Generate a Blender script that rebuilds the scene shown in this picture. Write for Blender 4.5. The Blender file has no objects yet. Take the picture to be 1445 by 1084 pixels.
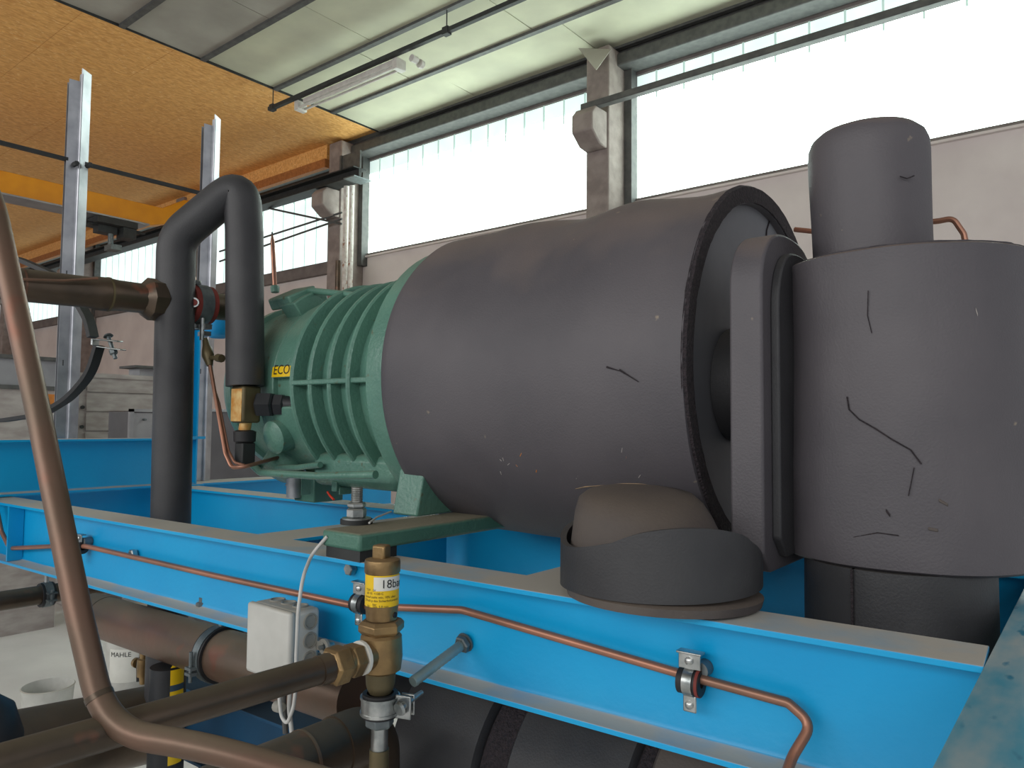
import bpy, math, random
from math import sin, cos, tan, pi, radians, sqrt, atan2
from mathutils import Vector, Matrix, noise
random.seed(4)
S = bpy.context.scene
C = S.collection
# ------------------------------------------------------------------ camera
F = 1050.0; CX, CY = 722.5, 542.0
YAW, PIT, ROL = radians(38.5), radians(3.0), radians(0.5)
ZC = 2.1
fw = Vector((-sin(YAW)*cos(PIT), cos(YAW)*cos(PIT), sin(PIT)))
r0 = Vector((cos(YAW), sin(YAW), 0)); u0 = r0.cross(fw)
RV = r0*cos(ROL) + u0*sin(ROL); UV = -r0*sin(ROL) + u0*cos(ROL)
cam_d = bpy.data.cameras.new('camera'); cam = bpy.data.objects.new('camera', cam_d); C.objects.link(cam)
cam_d.sensor_width = 36; cam_d.lens = 36*F/1445; cam_d.clip_start = 0.02; cam_d.clip_end = 200
mw = Matrix((RV, UV, -fw)).transposed().to_4x4(); mw.translation = (0, 0, ZC); cam.matrix_world = mw
S.camera = cam
def P(u, v, x=None, y=None, z=None):
    """world point seen at a measured photo position, on a plane of known x, y or z"""
    r = fw + RV*((u-CX)/F) - UV*((v-CY)/F)
    t = x/r.x if x is not None else y/r.y if y is not None else (z-ZC)/r.z
    return Vector((0, 0, ZC)) + r*t
# ------------------------------------------------------------------ light
S.view_settings.view_transform = 'Standard'; S.view_settings.look = 'None'
S.view_settings.gamma = 1; S.view_settings.exposure = 0.2; S.view_settings.use_curve_mapping = False
S.cycles.use_denoising = True
S.cycles.max_bounces = 8; S.cycles.sample_clamp_indirect = 4
W = bpy.data.worlds.new('world'); S.world = W; W.use_nodes = True
bg = W.node_tree.nodes['Background']; bg.inputs[0].default_value = (0.95, 0.97, 1.0, 1); bg.inputs[1].default_value = 0.5
PANE_EMIT = 4.6
def area(name, loc, rot, sx, sy, e, col):
    d = bpy.data.lights.new(name, 'AREA'); d.shape = 'RECTANGLE'; d.size = sx; d.size_y = sy; d.energy = e; d.color = col
    o = bpy.data.objects.new(name, d); o.location = loc; o.rotation_euler = rot; C.objects.link(o)
area('daylight_opposite_windows', (-3, -9, 5.4), (radians(72), 0, 0), 20, 2.6, 640, (1, 0.985, 0.96))
# ------------------------------------------------------------------ materials
def lin(c):
    return tuple(((a/255)/12.92 if a/255 <= .04045 else ((a/255+.055)/1.055)**2.4) for a in c)
MATS = {}
def mat(name, c1, c2=None, rough=.6, metal=0, sc=20, bump=0, bsc=None, dust=None, dustamt=.85, emit=0, speck=None, stretch=None, spec=.5, detail=6, lo=.35, hi=.65, alpha=1, rough2=None):
    m = bpy.data.materials.new(name); m.use_nodes = True; nt = m.node_tree; N = nt.nodes; L = nt.links
    b = N['Principled BSDF']; b.inputs['Roughness'].default_value = rough; b.inputs['Metallic'].default_value = metal
    b.inputs['Specular IOR Level'].default_value = spec
    tc = N.new('ShaderNodeTexCoord'); mp = N.new('ShaderNodeMapping'); L.new(tc.outputs['Object'], mp.inputs[0])
    if stretch: mp.inputs['Scale'].default_value = stretch
    n = N.new('ShaderNodeTexNoise'); n.inputs['Scale'].default_value = sc; n.inputs['Detail'].default_value = detail; L.new(mp.outputs[0], n.inputs[0])
    r = N.new('ShaderNodeMapRange'); r.inputs[1].default_value = lo; r.inputs[2].default_value = hi; L.new(n.outputs[0], r.inputs[0])
    mx = N.new('ShaderNodeMix'); mx.data_type = 'RGBA'; L.new(r.outputs[0], mx.inputs[0])
    mx.inputs[6].default_value = (*lin(c1), 1); mx.inputs[7].default_value = (*lin(c2 or c1), 1)
    out = mx.outputs[2]
    if speck:
        n3 = N.new('ShaderNodeTexNoise'); n3.inputs['Scale'].default_value = speck[1]; n3.inputs['Detail'].default_value = 3; L.new(mp.outputs[0], n3.inputs[0])
        r3 = N.new('ShaderNodeMapRange'); r3.inputs[1].default_value = speck[2]; r3.inputs[2].default_value = speck[2]+.06; L.new(n3.outputs[0], r3.inputs[0])
        m3 = N.new('ShaderNodeMix'); m3.data_type = 'RGBA'; L.new(r3.outputs[0], m3.inputs[0]); L.new(out, m3.inputs[6]); m3.inputs[7].default_value = (*lin(speck[0]), 1); out = m3.outputs[2]
    if dust:   # settled dust lies on faces that point up
        g = N.new('ShaderNodeNewGeometry'); sx = N.new('ShaderNodeSeparateXYZ'); L.new(g.outputs['Normal'], sx.inputs[0])
        n2 = N.new('ShaderNodeTexNoise'); n2.inputs['Scale'].default_value = 9; n2.inputs['Detail'].default_value = 8; L.new(mp.outputs[0], n2.inputs[0])
        ad = N.new('ShaderNodeMath'); ad.operation = 'MULTIPLY_ADD'; L.new(n2.outputs[0], ad.inputs[0]); ad.inputs[1].default_value = .7; L.new(sx.outputs[2], ad.inputs[2])
        r2 = N.new('ShaderNodeMapRange'); r2.inputs[1].default_value = .85; r2.inputs[2].default_value = 1.35; r2.inputs[4].default_value = dustamt; L.new(ad.outputs[0], r2.inputs[0])
        m2 = N.new('ShaderNodeMix'); m2.data_type = 'RGBA'; L.new(r2.outputs[0], m2.inputs[0]); L.new(out, m2.inputs[6]); m2.inputs[7].default_value = (*lin(dust), 1)
        out = m2.outputs[2]
        rr = N.new('ShaderNodeMapRange'); rr.inputs[3].default_value = rough; rr.inputs[4].default_value = max(rough, .85); L.new(r2.outputs[0], rr.inputs[0]); L.new(rr.outputs[0], b.inputs['Roughness'])
        if metal:
            mm = N.new('ShaderNodeMapRange'); mm.inputs[3].default_value = metal; mm.inputs[4].default_value = 0; L.new(r2.outputs[0], mm.inputs[0]); L.new(mm.outputs[0], b.inputs['Metallic'])
    elif rough2 is not None:
        rr = N.new('ShaderNodeMapRange'); rr.inputs[3].default_value = rough; rr.inputs[4].default_value = rough2; L.new(r.outputs[0], rr.inputs[0]); L.new(rr.outputs[0], b.inputs['Roughness'])
    L.new(out, b.inputs['Base Color'])
    if bump:
        nb = N.new('ShaderNodeTexNoise'); nb.inputs['Scale'].default_value = bsc or sc*4; nb.inputs['Detail'].default_value = 5; L.new(mp.outputs[0], nb.inputs[0])
        bp = N.new('ShaderNodeBump'); bp.inputs['Strength'].default_value = bump; bp.inputs['Distance'].default_value = .01; L.new(nb.outputs[0], bp.inputs['Height']); L.new(bp.outputs[0], b.inputs['Normal'])
    if emit:
        L.new(out, b.inputs['Emission Color']); b.inputs['Emission Strength'].default_value = emit
    MATS[name] = m
    return m
blue = mat('blue_paint', (0, 156, 214), (0, 164, 220), .38, sc=5, bump=.06, bsc=60, dust=(184, 177, 164), dustamt=.95)
blue_shaded = mat('blue_paint_shaded', (10, 72, 108), (8, 62, 94), .6, sc=5, dust=(70, 78, 80), dustamt=.6)  # frame blue darkened: shade under the skid is put into the colour
bluew = mat('blue_worn', (70, 150, 175), (166, 178, 178), .5, sc=7, stretch=(3, 1, 1), speck=((20, 120, 150), 12, .62))
insul = mat('insulation_foam', (74, 71, 76), (88, 84, 88), .55, sc=3.5, bump=.12, bsc=300, dust=(124, 108, 98), dustamt=.6, speck=((140, 128, 112), 34, .73), spec=.5)
insuld = mat('insulation_smooth', (48, 48, 51), (60, 60, 62), .5, sc=8, bump=.1, bsc=300, spec=.45, dust=(90, 86, 82), dustamt=.45)
insule = mat('insulation_dusty', (72, 66, 66), (92, 84, 78), .75, sc=6, bump=.12, bsc=200, dust=(104, 92, 80), dustamt=.5)
insulc = mat('insulation_cut', (40, 36, 40), (58, 50, 54), .95, sc=160, bump=.8, bsc=240)
torn = mat('foam_torn_tan', (150, 126, 98), (120, 102, 82), .9, sc=60)
inner = mat('insulation_inner', (98, 100, 106), (112, 113, 118), .6, sc=6, bump=.05)
green = mat('green_enamel', (84, 126, 112), (98, 140, 124), .32, sc=7, bump=.2, bsc=110, dust=(118, 126, 110), dustamt=.5, speck=((96, 106, 84), 30, .68))
greend = mat('green_foot', (80, 124, 108), (72, 116, 100), .45, sc=7, bump=.2, bsc=110, dust=(136, 124, 104), dustamt=.85)
copper = mat('copper_tarnished', (122, 92, 78), (104, 88, 74), .42, .55, sc=6, bump=.08, dust=(124, 112, 92), dustamt=.7, speck=((124, 84, 68), 9, .64))
copperd = mat('copper_dark', (104, 88, 74), (80, 70, 60), .36, .7, sc=8, bump=.1, dust=(112, 104, 86), dustamt=.5, speck=((128, 84, 66), 11, .66))
copperb = mat('copper_bright', (166, 118, 98), (118, 94, 82), .35, .85, sc=14)
capil = mat('copper_capillary', (186, 128, 104), (128, 100, 84), .4, .55, sc=4)
brass = mat('brass', (160, 132, 90), (124, 102, 72), .38, .75, sc=22, bump=.1, dust=(112, 92, 66), dustamt=.6)
brassd = mat('brass_dark', (112, 100, 72), (92, 84, 62), .5, .5, sc=18)
brasso = mat('brass_burnt', (196, 130, 48), (222, 190, 128), .45, .35, sc=38)
zinc = mat('zinc_plated', (190, 192, 190), (140, 146, 146), .32, .9, sc=40, bump=.05)
zincd = mat('steel_dull', (120, 128, 130), (96, 104, 106), .5, .6, sc=30, bump=.1)
galv = mat('galvanised', (176, 178, 180), (146, 148, 152), .45, .55, sc=16)
rubber = mat('black_rubber', (26, 26, 28), (34, 34, 36), .6, sc=30)
redrub = mat('red_rubber', (132, 52, 44), (112, 44, 38), .7, sc=30)
whitep = mat('white_plastic', (196, 196, 190), (184, 184, 178), .5, sc=14, dust=(150, 140, 122), dustamt=.7)
whiteps = mat('white_plastic_side', (150, 148, 140), (136, 134, 126), .55, sc=14)
cable = mat('cable_white', (206, 206, 202), (186, 186, 182), .45, sc=20)
yellow = mat('sticker_yellow', (232, 190, 8), (238, 198, 20), .45, sc=10)
paper = mat('sticker_white', (222, 222, 214), (214, 214, 206), .5, sc=10)
ink = mat('print_black', (28, 28, 30), None, .6)
bluel = mat('label_blue', (52, 76, 96), None, .6)
blkpipe = mat('black_pipe', (30, 33, 37), (38, 40, 44), .5, sc=20)
concrete = mat('concrete', (150, 138, 132), (126, 114, 110), .85, sc=5, bump=.25, bsc=40)
wallm = mat('plaster', (216, 206, 202), (204, 193, 190), .9, sc=1.5, bump=.05)
sillm = mat('sill_concrete', (120, 112, 108), (104, 96, 94), .9, sc=4)
ceilm = mat('ceiling_board', (206, 206, 180), (186, 185, 164), .85, sc=1.3, bump=.05, lo=.3, hi=.7)
ceilm2 = mat('ceiling_board_grey', (168, 164, 154), (148, 143, 134), .85, sc=1.3, bump=.05)
whitepipe = mat('pipe_old_white', (222, 218, 212), (196, 186, 178), .6, sc=14, speck=((150, 110, 90), 9, .62))
osbd = mat('osb_dark', (176, 112, 56), (150, 92, 44), .75, sc=26)
zincg = mat('zinc_green', (150, 168, 166), (126, 146, 146), .4, .5, sc=30)
steelg = mat('grey_steel', (92, 92, 90), (76, 76, 76), .6, .2, sc=10)
steelk = mat('dark_steel', (52, 54, 54), (40, 42, 42), .6, .2, sc=10)
osb = mat('osb', (240, 184, 108), (214, 152, 82), .7, sc=26, stretch=(1, .35, 1), speck=((248, 208, 146), 34, .62), detail=8)
crane = mat('crane_yellow', (224, 150, 10), (214, 140, 8), .5, sc=4)
floorm = mat('floor_screed', (232, 231, 228), (214, 213, 211), .6, sc=1.2, bump=.03)
galvp = mat('galvanised_bright', (182, 184, 188), (156, 158, 164), .34, .8, sc=14)
carton = mat('carton_grey', (176, 170, 166), (154, 146, 142), .85, sc=5, stretch=(1, 1, 3))
panelm = mat('sheet_metal', (158, 158, 160), (138, 138, 142), .4, .5, sc=3)
pd = mat('sheet_metal_dark', (104, 102, 104), (92, 90, 92), .4, .5, sc=3)
orange = mat('orange_board', (204, 128, 54), (186, 112, 44), .7, sc=10)
lampm = mat('lamp_plastic', (210, 206, 200), (196, 190, 184), .35, sc=10)
bluecap = mat('blue_cap', (20, 150, 214), None, .4)
pane = mat('window_pane', (236, 250, 244), (228, 248, 240), .5, sc=2, emit=PANE_EMIT)
panej = mat('pane_joint', (176, 200, 192), None, .5, emit=.55)
paned = mat('window_pane_fluted', (222, 236, 232), (208, 228, 224), .5, sc=2, emit=.8)
panef = mat('window_pane_far', (232, 246, 246), (220, 240, 240), .5, sc=2, emit=.95)
redcab = mat('red_wire', (220, 60, 30), None, .5)
# ------------------------------------------------------------------ mesh helpers
class M:
    def __init__(s): s.v = []; s.f = []
    def add(s, v, f):
        n = len(s.v); s.v += [tuple(a) for a in v]; s.f += [tuple(i+n for i in q) for q in f]; return s
    def hexa(s, q):
        return s.add(q, [(0,3,2,1),(4,5,6,7),(0,1,5,4),(1,2,6,5),(2,3,7,6),(3,0,4,7)])
    def box(s, a, b):
        (x0,y0,z0),(x1,y1,z1) = a, b
        x0,x1 = sorted((x0,x1)); y0,y1 = sorted((y0,y1)); z0,z1 = sorted((z0,z1))
        return s.hexa([(x0,y0,z0),(x1,y0,z0),(x1,y1,z0),(x0,y1,z0),(x0,y0,z1),(x1,y0,z1),(x1,y1,z1),(x0,y1,z1)])
    def obox(s, c, ax, ay, az, sx, sy, sz):
        c = Vector(c); ax, ay, az = (Vector(a).normalized() for a in (ax, ay, az)); q = []
        for k in (-1, 1):
            for i, j in ((-1,-1),(1,-1),(1,1),(-1,1)): q.append(c+ax*i*sx/2+ay*j*sy/2+az*k*sz/2)
        return s.hexa(q)
    def prism(s, poly, d):
        """poly: list of 3D points, d: extrusion vector"""
        n = len(poly); d = Vector(d); v = [Vector(p) for p in poly]; v += [p+d for p in v]
        return s.add(v, [tuple(range(n-1,-1,-1)), tuple(range(n,2*n))]+[(i,(i+1)%n,n+(i+1)%n,n+i) for i in range(n)])
    def lathe(s, prof, o, ax, seg=32, a0=0, a1=2*pi, caps=True, warp=None):
        o = Vector(o); ax = Vector(ax).normalized(); e1, e2 = basis(ax); full = abs(a1-a0-2*pi) < 1e-6
        n = seg if full else seg+1; v = []; f = []
        for t, r in prof:
            for i in range(n):
                a = a0+(a1-a0)*i/seg
                rr = r+(warp(t, a, r) if warp else 0)
                v.append(o+ax*t+e1*(cos(a)*rr)+e2*(sin(a)*rr))
        for k in range(len(prof)-1):
            for i in range(n if full else n-1):
                j = (i+1) % n; f.append((k*n+i, k*n+j, (k+1)*n+j, (k+1)*n+i))
        if caps and full:
            if prof[0][1] > 1e-5: f.append(tuple(range(n-1,-1,-1)))
            if prof[-1][1] > 1e-5: b = (len(prof)-1)*n; f.append(tuple(range(b, b+n)))
        return s.add(v, f)
    def cyl(s, p, q, r, r2=None, seg=20):
        p = Vector(p); q = Vector(q); return s.lathe([(0, r), ((q-p).length, r if r2 is None else r2)], p, q-p, seg)
    def hexp(s, p, q, r, chamf=True):
        p = Vector(p); q = Vector(q); h = (q-p).length; c = min(.15*r, h*.3)
        return s.lathe([(0, r-c), (c, r), (h-c, r), (h, r-c)], p, q-p, 6)
    def tube(s, path, r, seg=14, caps=True):
        path = [Vector(p) for p in path]; n = len(path); t0 = (path[1]-path[0]).normalized(); e1, e2 = basis(t0); v = []; f = []
        rr = r if callable(r) else (lambda k: r)
        prev = t0
        for k, p in enumerate(path):
            t = (path[min(k+1, n-1)]-path[max(k-1, 0)]).normalized()
            q = prev.rotation_difference(t); e1 = q @ e1; e2 = q @ e2; prev = t
            for i in range(seg):
                a = 2*pi*i/seg; v.append(p+(e1*cos(a)+e2*sin(a))*rr(k/(n-1)))
        for k in range(n-1):
            for i in range(seg):
                j = (i+1) % seg; f.append((k*seg+i, k*seg+j, (k+1)*seg+j, (k+1)*seg+i))
        if caps: f.append(tuple(range(seg-1,-1,-1))); f.append(tuple(range((n-1)*seg, n*seg)))
        return s.add(v, f)
    def sheet(s, path, up, thick, zb, zt):
        """a curved strip: plan path of (x, y), bottom/top heights given by functions of 0..1, with thickness"""
        n = len(path); v = []; f = []
        for k in range(n):
            p = Vector(path[k]); t = (Vector(path[min(k+1,n-1)])-Vector(path[max(k-1,0)])).normalized(); nn = Vector((-t.y, t.x))*thick; u = k/(n-1)
            a = p; b = p+nn
            v += [(a.x,a.y,zb(u)), (b.x,b.y,zb(u)), (b.x,b.y,zt(u)), (a.x,a.y,zt(u))]
        for k in range(n-1):
            for i in range(4):
                j = (i+1) % 4; f.append((4*k+i, 4*k+j, 4*k+4+j, 4*k+4+i))
        f.append((3,2,1,0)); f.append((4*n-4,4*n-3,4*n-2,4*n-1))
        return s.add(v, f)
    def ring(s, c, ax, ro, ri, w, seg=36, a0=0, a1=2*pi):
        c = Vector(c); ax = Vector(ax).normalized(); o = c-ax*w/2
        s.lathe([(0, ri), (0, ro), (w, ro), (w, ri), (0, ri)], o, ax, seg, a0, a1, caps=False)
        if abs(a1-a0-2*pi) > 1e-6:
            n = seg+1; b = len(s.v)-5*n
            s.f += [(b, b+n, b+2*n, b+3*n), (b+4*n-1, b+3*n-1, b+2*n-1, b+n-1)]
        return s
def basis(ax):
    e1 = Vector((0, 0, 1)).cross(ax)
    if e1.length < .05: e1 = Vector((1, 0, 0))
    e1.normalize(); return e1, ax.cross(e1).normalized()
def rnd(pts, rad, n=8):
    """polyline with rounded corners"""
    pts = [Vector(p) for p in pts]; out = [pts[0]]
    rs = rad if isinstance(rad, (list, tuple)) else [rad]*(len(pts)-2)
    for i in range(1, len(pts)-1):
        a = (pts[i-1]-pts[i]); b = (pts[i+1]-pts[i]); la, lb = a.length, b.length; a.normalize(); b.normalize()
        ang = a.angle(b); d = min(rs[i-1]/max(tan(ang/2), .05), la*.49, lb*.49)
        p, q = pts[i]+a*d, pts[i]+b*d
        for k in range(n+1):
            t = k/n; out.append((1-t)**2*p+2*t*(1-t)*pts[i]+t*t*q)
    out.append(pts[-1]); return out
def _setp(o, label=None, cat=None, group=None, kind=None):
    if label: o['label'] = label
    if cat: o['category'] = cat
    if group: o['group'] = group
    if kind: o['kind'] = kind
    return o
def thing(name, label, cat, loc=(0,0,0), group=None):
    o = bpy.data.objects.new(name, None); o.empty_display_size = .05; C.objects.link(o); o.location = loc
    o['org'] = tuple(loc)
    return _setp(o, label, cat, group)
def worg(o):
    s = Vector((0,0,0))
    while o: s += o.location; o = o.parent
    return s
def obj(name, m, ma, parent=None, label=None, smooth=35, bevel=0, **kw):
    me = bpy.data.meshes.new(name)
    v = [Vector(p) for p in m.v]
    if parent: org = worg(parent)
    else:
        zs = min(p.z for p in v); org = Vector((sum(p.x for p in v)/len(v), sum(p.y for p in v)/len(v), zs))
    me.from_pydata([p-org for p in v], [], m.f)
    me.validate()
    import bmesh
    b = bmesh.new(); b.from_mesh(me); bmesh.ops.remove_doubles(b, verts=b.verts, dist=1e-6); bmesh.ops.recalc_face_normals(b, faces=b.faces); b.to_mesh(me); b.free()
    me.materials.append(ma)
    if smooth:
        me.shade_smooth(); me.set_sharp_from_angle(angle=radians(smooth))
    o = bpy.data.objects.new(name, me); C.objects.link(o)
    if parent: o.parent = parent
    else: o.location = org
    if bevel:
        bv = o.modifiers.new('bevel', 'BEVEL'); bv.width = bevel; bv.segments = 2; bv.limit_method = 'ANGLE'; bv.angle_limit = radians(40)
    if 'kind' in kw or 'cat' in kw or 'group' in kw or label: _setp(o, label, kw.get('cat'), kw.get('group'), kw.get('kind'))
    return o
def struct(name, m, ma, **k): return obj(name, m, ma, kind='structure', **k)
def text_m(txt, size, mapf, thick=.0002):
    """flat lettering as real geometry; mapf(x, y) -> world point"""
    cu = bpy.data.curves.new('t', 'FONT'); cu.body = txt; cu.size = size; cu.align_x = 'LEFT'; cu.resolution_u = 3
    o = bpy.data.objects.new('t', cu); C.objects.link(o); dg = bpy.context.evaluated_depsgraph_get()
    me = bpy.data.meshes.new_from_object(o.evaluated_get(dg)); m = M()
    m.add([mapf(v.co.x, v.co.y) for v in me.vertices], [tuple(p.vertices) for p in me.polygons])
    bpy.data.objects.remove(o); bpy.data.curves.remove(cu); bpy.data.meshes.remove(me)
    return m
# ================================================================== SETTING
WY = 9.4; CZ = 7.55; SILL = 5.3
struct('floor', M().box((-36, -8, -.1), (4, WY+.3, 0)), floorm)
m = M().box((-36, WY, 0), (4, WY+.25, SILL)); wb = struct('wall_back', m, wallm)
struct('trim_1', M().box((-11.25, WY-.06, SILL-.03), (4, WY, SILL+.0)), wallm)
struct('trim_2', M().box((-36, WY-.10, SILL-.22), (-11.7, WY, SILL+.0)), sillm)
struct('trim_3', M().box((-36, WY-.35, 7.22), (4, WY, 7.40)).box((-36, WY-.2, 7.4), (4, WY, 7.53)), steelg, bevel=.02)
ce = struct('ceiling', M().box((-36, -8, CZ+.03), (4, WY+.3, CZ+.1)), ceilm2)
# ceiling boards between the battens
rows = [3.2, 4.44, 5.62, 6.87, 8.02, 9.15]
for i in range(len(rows)-1):
    x = -10.1 - (0.0); off = (i % 2)*1.15+random.uniform(0, .3)
    x0 = -10.47; first = True
    while x0 < 2:
        w = off+.6 if first and off > .5 else 2.42; first = False
        x1 = x0+w; a = random.uniform(-.012, .012); b2 = random.uniform(-.012, .012); g = .008; y0, y1 = rows[i]+g, rows[i+1]-g
        q = [(x0+g, y0, CZ-.02+a), (x1-g, y0, CZ-.02+b2), (x1-g, y1, CZ-.02+a*.5), (x0+g, y1, CZ-.02-b2)]
        m = M().hexa(q+[(p[0], p[1], CZ+.03) for p in q])
        obj('ceiling_panel', m, ceilm if i >= 2 else ceilm2, ce, smooth=0)
        x0 = x1
for y in rows[:-1]:
    obj('batten', M().box((-10.47, y-.04, CZ-.06), (3, y+.04, CZ-.02)), steelg, ce)
obj('batten', M().box((-10.47, 9.08, CZ-.06), (3, 9.14, CZ-.02)), steelg, ce)
# torn board hanging by the pillar
a, b2, c = P(816, 68, y=8.6), P(862, 70, y=8.75), P(841, 99, y=8.5)
m = M().prism([a, b2, c], (0, .02, .012)); obj('torn_board_corner', m, ceilm2, ce, label='grey board corner folded down beside the pillar', smooth=0)
# OSB boarding
oc = struct('ceiling_osb', M().box((-36, 1, 7.53), (-10.47, 9.1, 7.57)), osb)
yb = 1.0
for i in range(9):
    xs = [-10.47, -11.9, -14.0, -16.5, -19.0, -21.5, -24.0, -26.5, -29.0, -31.5]
    for j in range(9):
        y0 = 8.95-1.25*(i+1); y1 = 8.95-1.25*i; k = random.uniform(0, .006)
        if y1 < 1.2: continue
        obj('osb_board', M().box((xs[j+1]+.004, y0+.002, 7.505-k), (xs[j]-.004, y1-.002, 7.53)), osb, oc, smooth=0)
struct('trim_4', M().box((-36, 8.90, 7.22), (-11.75, 8.99, 7.51)), osb); struct('trim_6', M().box((-36, 8.86, 7.05), (-11.75, 8.97, 7.218)), osbd)
struct('trim_5', M().box((-10.47, 1, 7.495), (-10.455, 9.1, 7.54)), steelk)
# windows: bays of upright translucent panes
px = [0.55, -5.33, -11.2, -17.1, -23.1, -28.9]
for b in range(5):
    xr = px[b]-(.0 if b else 0); xr = (-5.70+5.9) if b == 0 else px[b]-.40
    xl = px[b+1]; n = 14 if b else 13
    if b == 0: xr = .2
    w = (xr-xl)/n
    fr = struct('window_%d' % (b+1), M().box((xl, WY-.02, SILL), (xr, WY+.03, SILL+.05)).box((xl, WY+.0, 7.18), (xr, WY+.1, 7.24)).box((xl, WY-.02, SILL), (xl+.05, WY+.05, 7.24)).box((xr-.05, WY-.02, SILL), (xr, WY+.05, 7.24)), sillm)
    for i in range(n):
        x0 = xl+w*i
        obj('pane', M().box((x0+.012, WY+.06, SILL+.03), (x0+w-.012, WY+.09, 6.92)), pane if b < 2 else panef, fr, smooth=0)
        obj('pane', M().box((x0+.012, WY+.05, 6.93), (x0+w-.012, WY+.09, 7.2)), paned, fr, smooth=0, label='greenish upper pane end')
        if i: obj('pane_joint', M().box((x0-.012, WY+.03, 6.78), (x0+.012, WY+.09, 7.2)), panej, fr, smooth=0)
        if i: obj('pane_joint', M().box((x0-.006, WY+.05, SILL+.03), (x0+.006, WY+.085, 6.78)), pane if b < 2 else panej, fr, smooth=0)
# concrete pillars with corbels
for i, x in enumerate((-5.326, -11.2, -17.1, -23.1, -28.9)):
    lab = ['concrete pillar with corbel between the two large window bays', 'concrete pillar with pipes on it where the orange ceiling ends',
           'far concrete pillar hidden behind the black pipe loop', 'pale pillar seen left of the far window above the copper pipe', 'farthest concrete pillar at the left edge behind the brown foreground pipe'][i]
    t = thing('concrete_pillar', lab, 'pillar', (x-.2, 9.1, 0), 'concrete pillars along the window wall')
    obj('shaft', M().box((x-.375, 8.82, 0), (x, WY, 7.45)), concrete, t, bevel=.02)
    pl = [(x-.36, 8.82, 5.95), (x-.36, 8.62, 5.97), (x-.36, 8.42, 6.12), (x-.36, 8.42, 6.36), (x-.36, 8.52, 6.47), (x-.36, 8.82, 6.47)]
    obj('corbel', M().prism(pl, (.34, 0, 0)), concrete, t, bevel=.02)
    obj('edge_trim', M().box((x, 9.25, SILL-.2), (x+.12, WY+.02, 7.25)), steelg, t, label='dark strip along the window')
# rail on the corbels right of pillar 1
a = P(835, 150, y=8.6); obj('wall_rail', M().box((a.x-.15, 8.54, 6.47), (3, 8.66, 6.56)), steelg, None, 'thin grey steel rail crossing the upper edge of the big right window', cat='rail', bevel=.01)
# crane runway beam
t = thing('crane_runway', 'black steel runway beam along the wall at the far left windows', 'beam', (-16, 8.6, 6.47))
m = M().box((-36, 8.46, 6.475), (-10.4, 8.76, 6.49)).box((-36, 8.46, 6.66), (-10.4, 8.76, 6.68)).box((-36, 8.59, 6.49), (-10.4, 8.63, 6.66))
obj('beam', m, steelk, t)
obj('bracket', M().box((-11.15, 8.77, 6.62), (-10.6, 8.81, 7.1)).box((-11.15, 8.74, 6.66), (-11.1, 8.81, 7.1)), steelg, t)
obj('end_shoe', M().box((-10.6, 8.40, 6.455), (-10.3, 8.80, 6.475)), zincd, t)
# yellow crane bridge
t = thing('overhead_crane', 'yellow overhead crane bridge under the orange boarded ceiling', 'crane', (-15, 6, 6.0))
zt, zb = 6.44, 6.03
X0, X1 = -15.35, -15.0
pl = [(X0, 1.5, zb), (X0, 7.05, zb), (X0, 7.35, 6.12), (X0, 8.49, 6.62), (X0, 8.49, 6.80), (X0, 7.75, 6.72), (X0, 7.3, zt), (X0, 1.5, zt)]
obj('girder', M().prism(pl, (X1-X0, 0, 0)), crane, t, bevel=.01)
obj('end_carriage', M().box((-16.3, 8.50, 6.69), (-14.0, 8.72, 6.86)), crane, t)
obj('bottom_flange', M().box((-15.45, 1.5, zb-.03), (-14.9, 7.0, zb)), panelm, t, label='pale bottom flange')
h = M().box((-15.5, 6.0, 5.86), (-14.85, 6.75, 5.98)).box((-15.3, 6.1, 5.72), (-15.05, 6.45, 5.86)).cyl((-15.1, 5.8, 5.86), (-15.1, 7.0, 5.86), .03).box((-15.2, 6.5, 5.66), (-14.9, 6.75, 5.86))
obj('trolley', h, steelk, t); obj('hook_block', M().cyl((-15.1, 6.35, 5.45), (-15.1, 6.35, 5.72), .05).box((-15.25, 6.3, 5.4), (-14.95, 6.5, 5.5)), zincd, t)
# cable trunking + fluorescent lamp
t = thing('cable_trunking', 'dark suspended trunking bar running below the ceiling over the lamp', 'trunking', (-7, 6.86, 7.2))
obj('bar', M().box((-10.6, 6.83, 7.18), (2, 6.89, 7.24)), steelk, t)
for x in (-10.5, -6.6, -2.7): obj('hanger', M().cyl((x, 6.86, 7.24), (x, 6.86, 7.5), .008, seg=6).box((x-.05, 6.82, 7.16), (x+.05, 6.90, 7.26)), steelk, t)
t = thing('fluorescent_lamp', 'white fluorescent lamp fixed under the suspended trunking bar', 'lamp', (-8.6, 6.98, 7.1))
obj('housing', M().box((-9.75, 6.9, 7.1), (-7.6, 7.02, 7.18)), lampm, t, bevel=.01)
for y in (6.92, 7.02): obj('tube', M().cyl((-9.85, y, 7.07), (-7.65, y, 7.07), .02, seg=10), lampm, t)
for x in (-9.9, -7.62): obj('end_cap', M().box((x-.05, 6.88, 7.03), (x+.05, 7.06, 7.18)), lampm, t, bevel=.01)
obj('diffuser_spot', M().cyl((-7.35, 6.95, 7.12), (-7.35, 7.05, 7.12), .05), lampm, t)
obj('diffuser_spot', M().cyl((-7.35, 7.1, 7.1), (-7.35, 7.16, 7.1), .06), lampm, t)
# wires across the far window
for i, (p, q, lab) in enumerate((((375, 293), (482, 316), 'upper of the three thin wires before the far window, sloping down'), ((310, 355), (482, 300), 'middle of the three thin wires before the far window'), ((310, 369), (482, 309), 'lowest of the three thin wires before the far window'))):
    obj('wall_wire', M().cyl(P(*p, y=8.7), P(*q, y=8.7), .02, seg=8), steelg, None, lab, cat='wire', group='wires before the far window')
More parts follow.
